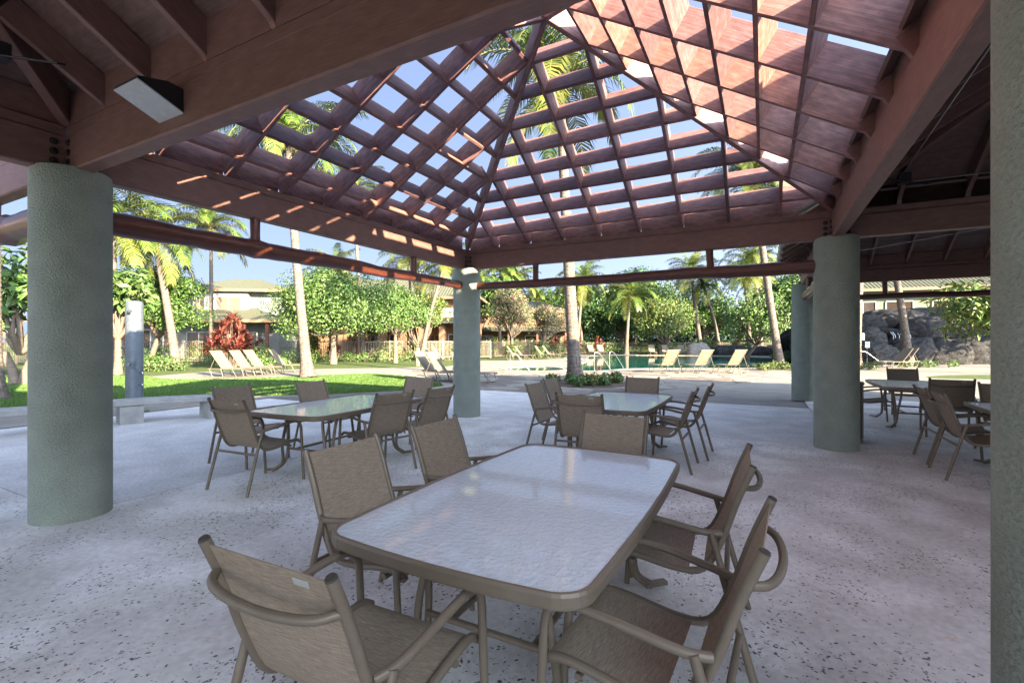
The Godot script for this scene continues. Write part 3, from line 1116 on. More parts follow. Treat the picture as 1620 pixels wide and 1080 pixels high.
func make_houses():
	# two storey house on the left with pale walls
	var h := thing("house", "two storey house with pale grey walls and hipped green tile roof behind the red plant", "house", g(-26.0, 44.5), 0.12)
	part("wall", block_mesh(Vector3(-3.2, 1.6, 0), Vector3(17.0, 3.2, 7.5)), M.wall_pale, h)
	part("wall", block_mesh(Vector3(1.0, 4.6, -0.5), Vector3(8.4, 2.7, 6.0)), M.wall_pale, h)
	part("wall", block_mesh(Vector3(0.2, 4.62, 2.75), Vector3(4.6, 2.6, 0.8)), M.wall_pale, h)
	part("wall", block_mesh(Vector3(-9.2, 1.5, 4.2), Vector3(5.0, 3.0, 1.2)), M.wall_tan, h)
	var r1 := part("roof", hip_roof(10.4, 8.2, 1.35, 6.0), M.roof_green, h)
	r1.position = Vector3(1.0, 0, -0.5)
	part("fascia", fascia(10.4, 8.2, 5.95), M.trim, r1)
	var r2 := part("roof", hip_roof(19.0, 11.4, 1.9, 3.25), M.roof_green, h)
	r2.position = Vector3(-3.2, 0, 0.4)
	part("fascia", fascia(19.0, 11.4, 3.18), M.trim, r2)
	window(h, Vector3(0.9, 3.95, 3.15), 2.1, 1.45, 0.0, 2, null, M.blind)
	window(h, Vector3(-1.45, 3.95, 3.15), 0.9, 1.45, 0.0, 2, null, M.blind)
	window(h, Vector3(-4.6, 3.9, 2.5), 1.1, 1.3, 0.0, 2)
	for x in [-5.4, -3.6]:
		window(h, Vector3(x, 0.9, 3.75), 0.8, 1.6, 0.0, 1)
	window(h, Vector3(-1.2, 0.1, 3.75), 1.9, 2.2, 0.0, 2)
	window(h, Vector3(2.4, 0.1, 3.75), 2.2, 2.2, 0.0, 3)
	window(h, Vector3(-9.0, 0.9, 4.8), 1.6, 1.4, 0.0, 2, M.trim)
	for x in [-11.5, -8.0, -5.9, 0.6, 3.2, 5.0]:
		part("porch_post", bar_mesh(Vector3(x, 0, 5.6), Vector3(x, 3.05, 5.6), 0.22, 0.22, Vector3(0, 0, 1), 0.02), M.dark_wood, h)
	for y in [1.0, 2.3]:
		part("porch_rail", bar_mesh(Vector3(-11.4, y, 5.6), Vector3(-6.0, y, 5.6), 0.1, 0.14, Vector3.UP), M.trim, h)
	# tan house
	h = thing("house", "two storey tan house with wall fins and long green roof behind the leafy tree", "house", g(-12.5, 52.0), -0.06)
	part("wall", block_mesh(Vector3(0, 2.9, 0), Vector3(17.5, 5.8, 8.0)), M.wall_tan, h)
	var r3 := part("roof", hip_roof(19.4, 10.4, 2.4, 5.85), M.roof_green, h)
	part("fascia", fascia(19.4, 10.4, 5.78), M.trim, r3)
	var r4 := part("roof", hip_roof(18.6, 3.0, 0.4, 3.2), M.roof_green, h)
	r4.position = Vector3(0, 0, 4.9)
	for i in 9:
		var x := -8.0 + i * 2.0
		part("wall_fin", bar_mesh(Vector3(x, 0, 4.9), Vector3(x, 3.1, 4.9), 0.45, 1.7, Vector3(0, 0, 1), 0.02), M.wall_tan, h)
	for i in 8:
		var x := -7.0 + i * 2.0
		if i % 3 == 1:
			window(h, Vector3(x, 0.2, 4.0), 1.2, 2.0, 0.0, 2)
		else:
			window(h, Vector3(x, 0.9, 4.0), 1.1, 1.2, 0.0, 2, M.trim)
		if i % 2 == 0:
			window(h, Vector3(x, 3.9, 4.0), 1.3, 1.2, 0.0, 2)
	for i in 4:
		part("balcony_rail", bar_mesh(Vector3(-7.0 + i * 4.0, 4.3, 5.3), Vector3(-4.6 + i * 4.0, 4.3, 5.3), 0.06, 0.9, Vector3.UP), M.white, h)
	# brown house
	h = thing("house", "low brown house with teal green roof behind the pink flowering trees", "house", g(-0.5, 62.0), 0.05)
	part("wall", block_mesh(Vector3(0, 2.6, 0), Vector3(15.0, 5.2, 7.0)), M.wall_brown, h)
	var r5 := part("roof", hip_roof(17.0, 9.0, 1.5, 5.2), M.roof_green, h)
	part("fascia", fascia(17.0, 9.0, 5.12), M.trim, r5)
	var r6 := part("roof", hip_roof(15.5, 3.2, 0.5, 2.7), M.roof_green, h)
	r6.position = Vector3(0, 0, 4.6)
	for i in 5:
		part("porch_post", bar_mesh(Vector3(-7 + i * 3.4, 0, 5.8), Vector3(-7 + i * 3.4, 2.65, 5.8), 0.22, 0.22, Vector3(0, 0, 1), 0.02), M.dark_wood, h)
		window(h, Vector3(-5.6 + i * 2.8, 0.5, 3.5), 1.6, 1.7, 0.0, 2)
	# green house above the rocks
	h = thing("house", "pale green house with scalloped tile roof above the rock waterfall", "house", g(35.5, 43.0), -0.35)
	part("wall", block_mesh(Vector3(0, 3.0, 0), Vector3(15.0, 6.0, 7.0)), M.wall_green, h)
	var r7 := part("roof", hip_roof(17.0, 9.4, 2.0, 5.9), M.roof_green, h)
	part("fascia", fascia(17.0, 9.4, 5.82), M.trim, r7)
	for x in [-4.2, -1.6, 1.6, 4.4]:
		window(h, Vector3(x, 3.2, 3.5), 1.9, 1.7, 0.0, 2)
	# clubhouse beside the covered bays, outside the frame: its wall and roof keep the low sun off the floor
	var cp := pl(2 * S + 5.6, 0.5)
	h = thing("clubhouse", "long pale green clubhouse with tiled roof standing beside the covered bays", "building", g(cp[0], cp[1]), -TH)
	part("wall", block_mesh(Vector3(0, 2.45, 0), Vector3(7.0, 4.9, 23.0)), M.wall_green, h)
	var r8 := part("roof", hip_roof(9.0, 25.0, 2.3, 4.9), M.roof_green, h)
	part("fascia", fascia(9.0, 25.0, 4.8), M.trim, r8)
	for z in [-9.0, -4.5, 0.0, 4.5, 9.0]:
		window(h, Vector3(-3.5, 0.9, z), 1.8, 1.5, -PI / 2, 2)
	var sr := thing("stair_railing", "dark metal stair railing climbing beside the green house", "railing", g(27.6, 37.0, 2.2), 0.2)
	part("handrail", bar_mesh(Vector3(-1.4, 0.5, 0), Vector3(2.0, 1.5, 0), 0.05, 0.05), M.fence, sr)
	part("bottom_rail", bar_mesh(Vector3(-1.4, -0.4, 0), Vector3(2.0, 0.6, 0), 0.05, 0.05), M.fence, sr)
	for i in 18:
		var t := i / 17.0
		part("baluster", bar_mesh(Vector3(-1.4 + 3.4 * t, -2.4 if i % 6 == 0 else -0.4 + t, 0), Vector3(-1.4 + 3.4 * t, 0.5 + t, 0), 0.03, 0.03, Vector3(0, 0, 1)), M.fence, sr)

# ------------------------------------------------------------------ fences
func fence(label: String, pts: Array, y0: float, hh: float, m: Material):
	var root := thing("picket_fence", label, "fence")
	var st := begin()
	for i in pts.size() - 1:
		var a := g(pts[i][0], pts[i][1], y0)
		var b := g(pts[i + 1][0], pts[i + 1][1], y0)
		var ln := a.distance_to(b)
		var np := int(ceil(ln / 2.4))
		var side := (b - a).normalized().cross(Vector3.UP)
		for k in np + 1:
			if k == np and i < pts.size() - 2:
				continue
			var p := a.lerp(b, float(k) / np)
			part("post", bar_mesh(p, p + Vector3(0, hh + 0.05, 0), 0.11, 0.11, side, 0.006), m, root)
		for y in [0.15, hh - 0.03]:
			part("rail", bar_mesh(a + Vector3(0, y, 0), b + Vector3(0, y, 0), 0.05, 0.06), m, root)
		var n := int(ln / 0.125)
		for k in n:
			var p := a.lerp(b, (k + 0.5) / n)
			bar(st, p + Vector3(0, 0.16, 0), p + Vector3(0, hh - 0.05, 0), 0.036, 0.036, side, 0.002)
	var o := part("pickets", finish(st), m, root)
	o.set_meta("kind", "stuff")

func make_fences():
	fence("long dark metal picket fence in front of the houses on the left", [[-46.0, 30.0], [-27.0, 33.0], [-14.0, 36.5], [-2.0, 43.5]], -0.03, 1.55, M.fence)
	fence("picket fence below the pink flowering trees at the end of the small lawn", [[-2.0, 43.5], [4.2, 52.5], [8.0, 58.0]], -0.03, 1.5, M.fence)
	fence("thin metal fence on the far side of the pool before the trees", [[8.0, 58.0], [24.0, 60.0], [45.0, 57.0]], -0.03, 1.4, M.fence)

# ------------------------------------------------------------------ trees
class Leaves:
	var v := PackedVector3Array()
	var n := PackedVector3Array()
	var col := PackedColorArray()
	var ix := PackedInt32Array()
	func leaf(p: Vector3, dir: Vector3, side: Vector3, nor: Vector3, ln: float, w: float, colr: Color):
		var b := v.size()
		v.append(p)
		v.append(p + dir * ln * 0.45 + side * w * 0.5 + nor * w * 0.18)
		v.append(p + dir * ln - nor * ln * 0.12)
		v.append(p + dir * ln * 0.45 - side * w * 0.5 + nor * w * 0.18)
		for k in 4:
			n.append(nor)
			col.append(colr)
		var od := [0, 1, 2, 0, 2, 3] if (v[b + 2] - v[b]).cross(v[b + 1] - v[b]).dot(nor) > 0.0 else [0, 2, 1, 0, 3, 2]
		for k in od:
			ix.append(b + k)
	func mesh() -> ArrayMesh:
		var a := []
		a.resize(Mesh.ARRAY_MAX)
		a[Mesh.ARRAY_VERTEX] = v
		a[Mesh.ARRAY_NORMAL] = n
		a[Mesh.ARRAY_COLOR] = col
		a[Mesh.ARRAY_INDEX] = ix
		var m := ArrayMesh.new()
		m.add_surface_from_arrays(Mesh.PRIMITIVE_TRIANGLES, a)
		return m

func rdir(r: RandomNumberGenerator) -> Vector3:
	var z := r.randf_range(-1, 1)
	var a := r.randf() * TAU
	var q := sqrt(1.0 - z * z)
	return Vector3(q * cos(a), z, q * sin(a))

func pick(cols: Array, r: RandomNumberGenerator) -> Color:
	var a: Color = cols[r.randi() % cols.size()]
	var b: Color = cols[r.randi() % cols.size()]
	return a.lerp(b, r.randf()) * r.randf_range(0.8, 1.2)

func scatter_leaves(L: Leaves, cc: Vector3, rad: Vector3, n: int, ln: float, asp: float, cols: Array, r: RandomNumberGenerator, droop := 0.25):
	for i in n:
		var d := rdir(r)
		var q := 0.45 + 0.6 * pow(r.randf(), 0.6)
		var p := cc + Vector3(d.x * rad.x, d.y * rad.y, d.z * rad.z) * q
		var nor := (d * 0.7 + rdir(r) * 0.7 + Vector3(0, 0.45, 0)).normalized()
		var dir := (rdir(r) + d * 0.5 - Vector3(0, droop, 0))
		dir = (dir - nor * dir.dot(nor)).normalized()
		var s := dir.cross(nor)
		var l := ln * r.randf_range(0.7, 1.25)
		L.leaf(p, dir, s, nor, l, l * asp, pick(cols, r))

const GREEN := [Color(0.0360, 0.0860, 0.0162), Color(0.0600, 0.1204, 0.0225), Color(0.0800, 0.1419, 0.0270)]
const BRIGHT := [Color(0.0600, 0.1290, 0.0252), Color(0.0880, 0.1591, 0.0360), Color(0.0440, 0.1032, 0.0225), Color(0.1160, 0.1677, 0.0540)]
const DARK := [Color(0.0200, 0.0559, 0.0135), Color(0.0360, 0.0860, 0.0180), Color(0.0520, 0.1118, 0.0225)]
const YELLOW := [Color(0.1120, 0.1634, 0.0360), Color(0.0800, 0.1376, 0.0315), Color(0.1600, 0.1806, 0.0540), Color(0.0560, 0.1118, 0.0270)]
const PINK := [Color(0.24, 0.10, 0.16), Color(0.17, 0.15, 0.08), Color(0.10, 0.13, 0.04), Color(0.14, 0.16, 0.06), Color(0.16, 0.15, 0.07), Color(0.07, 0.11, 0.03)]
const RED := [Color(0.24, 0.05, 0.05), Color(0.16, 0.028, 0.036), Color(0.31, 0.10, 0.075), Color(0.25, 0.10, 0.065), Color(0.12, 0.055, 0.035)]
const PURPLE := [Color(0.10, 0.012, 0.03), Color(0.16, 0.02, 0.035), Color(0.07, 0.015, 0.025)]

# broadleaf tree: trunk with limbs that reach clumps of leaves
func tree(called: String, label: String, x: float, z: float, y0: float, fork: float, cy: float, rad: Vector3, clumps: int, leaves: int, ln: float, cols: Array, sd: int, tr := 0.16, asp := 0.45, lean := 0.0, stems := 1, group := ""):
	var r := RandomNumberGenerator.new()
	r.seed = sd
	var root := thing(called, label, "tree", g(x, z, y0), 0.0, group)
	var L := Leaves.new()
	var st := begin()
	var top := Vector3(lean, fork, 0)
	for s in stems:
		var o := Vector3.ZERO if stems == 1 else Vector3(cos(TAU * s / stems), 0, sin(TAU * s / stems)) * tr * 1.2
		tube(st, [o * 0.6, Vector3(lean * 0.3, fork * 0.4, 0) + o, top + o * 2.2], [tr * 1.35, tr, tr * 0.85] if stems == 1 else [tr * 0.9, tr * 0.7, tr * 0.55], 9, false)
	var cen := Vector3(lean * 1.3, cy, 0)
	for k in clumps:
		var d := rdir(r)
		if d.y < -0.75:
			d.y *= -0.5
		var q := pow(r.randf(), 0.45) * 0.82
		var p := cen + Vector3(d.x * rad.x, d.y * rad.y, d.z * rad.z) * q
		var cr := (rad.x + rad.y + rad.z) / 3.0 * r.randf_range(0.26, 0.42)
		if k < 16:
			var b := top
			var mid := b.lerp(p, 0.5) + Vector3(r.randf_range(-0.2, 0.2), -0.12 * b.distance_to(p), r.randf_range(-0.2, 0.2))
			tube(st, [b, b.lerp(mid, 0.6) , mid, p], [tr * 0.6, tr * 0.45, tr * 0.32, tr * 0.12], 6, false)
			for t in 2:
				var e := p + rdir(r) * cr * 0.8
				tube(st, [mid.lerp(p, 0.4 + 0.3 * t), e], [tr * 0.2, tr * 0.06], 5, false)
		scatter_leaves(L, p, Vector3(cr, cr * 0.8, cr), int(leaves * r.randf_range(0.7, 1.3)), ln, asp, cols, r)
	part("trunk", finish(st), M.bark, root)
	part("crown", L.mesh(), M.leaf, root)
	return root

# ---- palms
var frond_meshes := []
func frond_mesh(e0: float, droop: float, n: int, w: float, cols: Array, sd: int) -> ArrayMesh:
	var r := RandomNumberGenerator.new()
	r.seed = sd
	var L := Leaves.new()
	var steps := 14
	var p := Vector3.ZERO
	var pts := [p]
	var tans := []
	for i in steps:
		var t := float(i) / (steps - 1)
		var a := e0 - droop * pow(t, 1.35)
		var d := Vector3(0, sin(a), cos(a))
		tans.append(d)
		p += d * (3.4 / steps)
		pts.append(p)
	tans.append(tans[steps - 1])
	# rachis: two crossed blades with width
	for i in steps:
		var wd := 0.05 * (1.0 - 0.8 * i / steps)
		var s := Vector3(1, 0, 0)
		var u: Vector3 = tans[i].cross(s).normalized()
		for o in [s, u]:
			var b := L.v.size()
			L.v.append_array([pts[i] - o * wd * 0.5, pts[i] + o * wd * 0.5, pts[i + 1] + o * wd * 0.42, pts[i + 1] - o * wd * 0.42])
			var nn: Vector3 = (L.v[b + 2] - L.v[b]).cross(L.v[b + 1] - L.v[b]).normalized()
			for k in 4:
				L.n.append(nn)
				L.col.append(Color(0.24, 0.22, 0.06))
			for k in [0, 1, 2, 0, 2, 3]:
				L.ix.append(b + k)
	for i in n:
		var t := 0.10 + 0.88 * (i + r.randf() * 0.5) / n
		var f := t * steps
		var k := int(f)
		var base: Vector3 = pts[k].lerp(pts[min(k + 1, steps)], f - k)
		var tg: Vector3 = tans[k]
		var up: Vector3 = tg.cross(Vector3(1, 0, 0)).normalized()
		if up.y < 0:
			up = -up
		var ln := (0.35 + 0.65 * sin(PI * clampf(t * 0.9 + 0.08, 0, 1))) * 0.86 * r.randf_range(0.85, 1.1)
		for s in [-1.0, 1.0]:
			var dir: Vector3 = (Vector3(s, 0, 0) * r.randf_range(0.75, 0.95) + tg * (0.35 + 0.5 * t) + up * r.randf_range(-0.05, 0.2)).normalized()
			var col := pick(cols, r)
			# two pieces: the outer one hangs
			var side: Vector3 = dir.cross(up).normalized()
			var mid: Vector3 = base + dir * ln * 0.5
			var d2: Vector3 = (dir + Vector3(0, -r.randf_range(0.5, 1.5), 0)).normalized()
			var tip: Vector3 = mid + d2 * ln * 0.5
			var b := L.v.size()
			L.v.append_array([base - side * w * 0.35, base + side * w * 0.35, mid + side * w * 0.5, mid - side * w * 0.5, tip])
			var nn: Vector3 = (mid - base).cross(side).normalized()
			for q in 5:
				L.n.append(nn)
				L.col.append(col)
			for q in [0, 1, 2, 0, 2, 3, 3, 2, 4]:
				L.ix.append(b + q)
	return L.mesh()

func palm(label: String, bx: float, bz: float, tx: float, tz: float, h: float, r0: float, size: float, sd: int, y0 := 0.0, near := true, bend := 0.35):
	var r := RandomNumberGenerator.new()
	r.seed = sd
	var root := thing("palm_tree", label, "palm tree", g(bx, bz, y0))
	var dx := tx - bx
	var dz := -(tz - bz)
	var pts := []
	var rad := []
	var rings := int(h / (0.13 if near else 0.3))
	for i in rings * 2 + 1:
		var t := i / float(rings * 2)
		var q := t * t * bend + t * (1.0 - bend)
		pts.append(Vector3(dx * q, h * t, dz * q))
		var rr: float = r0 * (1.0 - 0.36 * t) + r0 * 0.75 * exp(-t * h / 0.45) * (1.0 if r0 > 0.1 else 0.4)
		rad.append(rr * ((1.0 + r.randf_range(0.0, 0.05)) if i % 2 == 0 else 0.955))
	part("trunk", tube_mesh(pts, rad, 12, true), M.palm_bark, root)
	if frond_meshes.is_empty():
		var gr := [Color(0.0700, 0.1200, 0.0213), Color(0.1120, 0.1520, 0.0255), Color(0.0490, 0.0960, 0.0170)]
		var ye := [Color(0.1050, 0.1326, 0.0280), Color(0.0770, 0.1170, 0.0240), Color(0.1470, 0.1482, 0.0360)]
		for q in [[1.25, 1.1], [0.95, 1.4], [0.55, 1.55], [0.1, 1.3], [-0.45, 0.85]]:
			var lst := []
			for k in 3:
				var cs := gr if k < 2 else ye
				if q[0] < -0.3:
					cs = ye
				lst.append([frond_mesh(q[0], q[1] + 0.15 * k, 46, 0.050, cs, 100 + k), frond_mesh(q[0], q[1] + 0.15 * k, 20, 0.12, cs, 200 + k)])
			frond_meshes.append(lst)
	var top: Vector3 = pts[pts.size() - 1]
	var cnt := [3, 6, 7, 6, 4]
	for lv in 5:
		var n: int = cnt[lv]
		for k in n:
			var pr: Array = frond_meshes[lv][r.randi() % 3]
			var o := part("frond", pr[0] if near else pr[1], M.frond, root)
			o.position = top + Vector3(0, -0.05 - 0.05 * lv, 0)
			o.rotation = Vector3(r.randf_range(-0.12, 0.12), TAU * (k + r.randf_range(-0.25, 0.25)) / n + lv * 0.7, r.randf_range(-0.1, 0.1))
			o.scale = Vector3.ONE * size * r.randf_range(0.85, 1.1)
	# spent flower stalks and nuts
	var L := Leaves.new()
	for k in 60:
		var d := rdir(r)
		d.y = -absf(d.y) * 0.8
		L.leaf(top + d * 0.1, d, d.cross(Vector3.UP).normalized(), Vector3.UP, size * r.randf_range(0.3, 0.8), 0.05 * size, Color(0.36, 0.22, 0.07) * r.randf_range(0.6, 1.1))
	part("flower_stalks", L.mesh(), M.frond, root)

func make_trees():
	# palms: base, top of trunk, height
	palm("tall palm with a thick ringed trunk rising from the flower bed beside the pool", 2.32, 17.4, 1.75, 17.8, 11.6, 0.235, 1.15, 1, 0.0, true, -0.1)
	palm("leaning palm with pale trunk standing on the lawn beside the four cream loungers", -8.5, 19.8, -9.7, 20.6, 10.2, 0.21, 1.1, 2, 0.0, true, -0.3)
	palm("palm leaning left at the fence behind the grey shower post", -17.9, 25.4, -20.0, 26.5, 7.6, 0.22, 1.0, 3, 0.0, true, 0.2)
	palm("thick straight palm trunk at the left edge of the lawn", -13.62, 12.4, -13.7, 12.5, 9.5, 0.24, 1.1, 4, 0.0, true)
	palm("slim straight palm rising behind the red plant in front of the house", -20.6, 32.6, -20.9, 33.0, 9.6, 0.15, 0.95, 5, 0.0, true)
	palm("palm half hidden behind the left column next to the house", -20.5, 24.5, -20.9, 24.9, 8.0, 0.20, 1.05, 6)
	palm("slender palm trunk rising behind the rounded leafy tree", -11.6, 37.0, -12.6, 37.5, 13.5, 0.17, 1.1, 7, 0.0, true)
	palm("short dark green palm showing its crown above the leafy tree", -15.0, 40.0, -14.9, 40.2, 7.6, 0.17, 0.95, 8, 0.0, true)
	palm("palm leaning right beside the stucco column near the tan house", -7.1, 37.0, -5.2, 37.4, 7.8, 0.17, 1.0, 9, 0.0, true)
	palm("straight thin palm in front of the tan house roof", -8.4, 40.0, -8.8, 40.6, 8.6, 0.15, 1.0, 10, 0.0, true)
	palm("palm with banded trunk between the pool and the second column", 14.8, 26.2, 13.5, 26.6, 10.9, 0.22, 1.2, 11, 0.0, true, -0.2)
	palm("yellow green palm behind the pool leaning over two others", 7.6, 55.6, 8.4, 56.0, 8.8, 0.22, 1.15, 12, 0.0, true)
	palm("thin curved palm standing right beside the yellow green palm", 8.8, 59.0, 7.9, 59.5, 8.0, 0.2, 1.0, 13, 0.0, false)
	palm("short palm with drooping crown in the middle of the far pool edge", 13.2, 55.0, 13.7, 55.2, 6.9, 0.22, 1.15, 14, 0.0, true)
	palm("tall palm right of the pale shrub tree on the grassy rise", 25.5, 64.0, 24.3, 64.5, 11.2, 0.30, 1.35, 15, 0.1, true, -0.2)
	palm("palm with a strongly curved trunk on the grassy rise", 28.2, 64.5, 26.0, 65.0, 9.4, 0.24, 1.25, 16, 0.1, true, 0.5)
	palm("straight palm at the left of the right hand grove", 29.0, 58.0, 28.6, 58.4, 9.5, 0.28, 1.2, 17, 0.0, true)
	palm("tall palm in the right hand grove with a spotted trunk", 31.5, 60.0, 30.6, 60.6, 12.0, 0.26, 1.3, 18, 0.2, true)
	palm("palm behind the spotted trunk in the right hand grove", 34.0, 66.0, 34.4, 66.5, 10.5, 0.26, 1.25, 19, 0.5, false)
	palm("leaning palm trunk in front of the left end of the rocks", 19.8, 27.4, 20.6, 27.8, 9.5, 0.24, 1.1, 20, 0.0, true)
	palm("pale leaning palm trunk crossing the waterfall rocks", 24.4, 29.2, 23.2, 29.6, 9.0, 0.23, 1.1, 21, 0.0, true)
	palm("far palm above the pink tree nearest the column", -1.3, 66.0, -1.2, 66.0, 11.0, 0.2, 1.2, 22, 0.0, false)
	palm("far palm with wide crown above the pink flowering trees", 1.0, 70.0, 0.6, 70.0, 10.5, 0.2, 1.3, 23, 0.0, false)
	palm("small far palm between the pink tree and the thick palm", 3.8, 72.0, 3.8, 72.0, 8.0, 0.2, 1.0, 24, 0.0, false)
	palm("slim palm behind the long fence left of the column", -5.0, 58.0, -4.2, 58.0, 9.0, 0.18, 1.1, 25, 0.0, false)
	# broadleaf trees near the houses
	tree("plumeria_tree", "gnarled plumeria tree with big glossy leaves left of the near column", -17.4, 16.8, 0.0, 1.1, 3.2, Vector3(2.3, 1.7, 2.0), 30, 60, 0.42, BRIGHT, 31, 0.2, 0.34, 0.0, 2)
	tree("plumeria_tree", "plumeria with long leaves right of the near column", -17.9, 21.6, 0.0, 1.6, 3.7, Vector3(1.6, 1.5, 1.6), 24, 60, 0.40, BRIGHT, 32, 0.15, 0.34)
	tree("leafy_tree", "dark leafy tree between the leaning palm and the pale house", -21.5, 28.2, 0.0, 1.7, 3.85, Vector3(2.8, 2.4, 2.6), 46, 430, 0.155, GREEN, 33, 0.15, 0.5, 0.5)
	tree("leafy_tree", "rounded leafy tree with forked pale trunk on the lawn before the fence", -11.8, 31.4, 0.0, 2.0, 3.85, Vector3(4.7, 2.45, 3.8), 88, 470, 0.18, BRIGHT, 34, 0.19, 0.45)
	tree("leafy_tree", "lower bushy tree adjoining the rounded tree on its right", -8.1, 33.0, 0.0, 1.9, 3.6, Vector3(2.4, 1.8, 2.2), 44, 360, 0.17, BRIGHT, 35, 0.14, 0.45)
	tree("spreading_tree", "spreading tree with many bare dark stems in front of the tan house", -7.7, 39.5, 0.0, 0.8, 4.0, Vector3(3.2, 1.35, 2.8), 40, 330, 0.18, YELLOW, 36, 0.14, 0.4, 0.0, 4)
	tree("bougainvillea_tree", "taller pink flowering tree beyond the small lawn", 0.0, 46.0, 0.0, 1.8, 4.4, Vector3(2.5, 2.4, 2.3), 38, 300, 0.17, PINK, 37, 0.14, 0.6)
	tree("bougainvillea_tree", "lower pink flowering tree left of the thick palm trunk", 2.9, 48.0, 0.0, 1.5, 3.7, Vector3(2.4, 2.0, 2.2), 34, 280, 0.17, PINK, 38, 0.12, 0.6, 0.3)
	tree("broad_tree", "dark green tree close behind the far stucco column", -1.4, 54.0, 0.0, 3.0, 6.2, Vector3(3.0, 3.0, 3.0), 34, 150, 0.36, GREEN, 39, 0.2)
	tree("broad_tree", "dark mass of leaves behind the yellow green palm", 9.5, 66.0, 0.0, 3.0, 5.0, Vector3(5.0, 4.2, 4.0), 50, 150, 0.42, DARK, 40, 0.3)
	tree("broad_tree", "tall layered tree rising above the others behind the pool", 19.5, 76.0, 0.5, 4.0, 8.2, Vector3(8.5, 4.4, 6.0), 70, 170, 0.46, GREEN, 41, 0.4)
	tree("small_tree", "pale bushy tree with forked white trunk at the far pool edge", 17.8, 56.8, 0.0, 1.2, 4.4, Vector3(3.9, 2.9, 3.2), 54, 280, 0.22, YELLOW, 42, 0.2, 0.5, 0.3, 2)
	tree("broad_tree", "deep green round tree right of the short drooping palm", 14.6, 63.0, 0.0, 2.0, 4.4, Vector3(4.0, 3.4, 3.2), 46, 150, 0.40, DARK, 43, 0.3)
	tree("broad_tree", "rounded green tree behind the curved palm on the rise", 29.0, 72.0, 0.5, 2.0, 4.6, Vector3(5.5, 3.8, 4.0), 50, 160, 0.42, GREEN, 44, 0.3)
	tree("broad_tree", "rounded green tree behind the tall palm on the rise", 23.0, 70.0, 0.4, 2.0, 4.4, Vector3(4.2, 3.4, 4.0), 46, 150, 0.42, GREEN, 45, 0.3)
	tree("broad_tree", "leafy tree next to the second column by the grove", 36.5, 64.0, 0.2, 2.0, 4.6, Vector3(4.6, 4.0, 4.0), 50, 150, 0.42, BRIGHT, 46, 0.3)
	tree("leafy_tree", "leaning leafy tree over the pool near the teal column", 20.0, 40.5, 0.0, 1.2, 3.6, Vector3(3.0, 2.2, 2.6), 36, 170, 0.26, BRIGHT, 47, 0.16, 0.45, 0.8)
	tree("plumeria_tree", "plumeria with long yellow green leaves overhanging the rocks at the right", 24.2, 21.4, 0.0, 1.5, 3.05, Vector3(3.3, 1.35, 2.2), 40, 70, 0.40, YELLOW, 48, 0.13, 0.30, -1.7)
	tree("broad_tree", "big shade tree at the right of the rocks outside the picture, nearer one", 33.0, 22.5, 0.0, 3.0, 5.6, Vector3(4.4, 3.0, 4.0), 50, 110, 0.4, GREEN, 50, 0.3)
	tree("broad_tree", "big shade tree at the right of the rocks outside the picture, farther one", 38.5, 26.5, 0.0, 3.0, 6.0, Vector3(4.6, 3.4, 4.0), 50, 110, 0.4, GREEN, 51, 0.3)
	tree("leafy_tree", "green tree beside the green house roof above the rocks", 27.0, 46.0, 0.0, 3.0, 6.0, Vector3(3.4, 2.4, 3.0), 36, 140, 0.34, GREEN, 49, 0.2)
	# far woodland that reads as one mass
	var r := RandomNumberGenerator.new()
	r.seed = 77
	var L := Leaves.new()
	for k in 430:
		var t := r.randf()
		var x := lerpf(-60.0, 75.0, t)
		var z := 82.0 + r.randf_range(-5.0, 12.0)
		var y := 1.5 + r.randf() * (8.2 if x > 4.0 else 3.0)
		var cr := r.randf_range(1.8, 3.2)
		scatter_leaves(L, g(x, z, y), Vector3(cr, cr * 0.85, cr), 130, 0.6, 0.6, DARK if r.randf() < 0.5 else GREEN, r)
	for k in 150:
		var cr := r.randf_range(1.2, 2.0)
		scatter_leaves(L, g(lerpf(-55.0, 75.0, r.randf()), 75.0 + r.randf_range(-3.0, 5.0), r.randf_range(0.6, 2.6)), Vector3(cr * 1.3, cr, cr), 110, 0.5, 0.6, DARK, r)
	var o := part("distant_woodland", L.mesh(), M.leaf, self)
	o.set_meta("kind", "stuff")
	tag(o, "band of dark green woodland closing the view behind the pool and houses", "woodland")

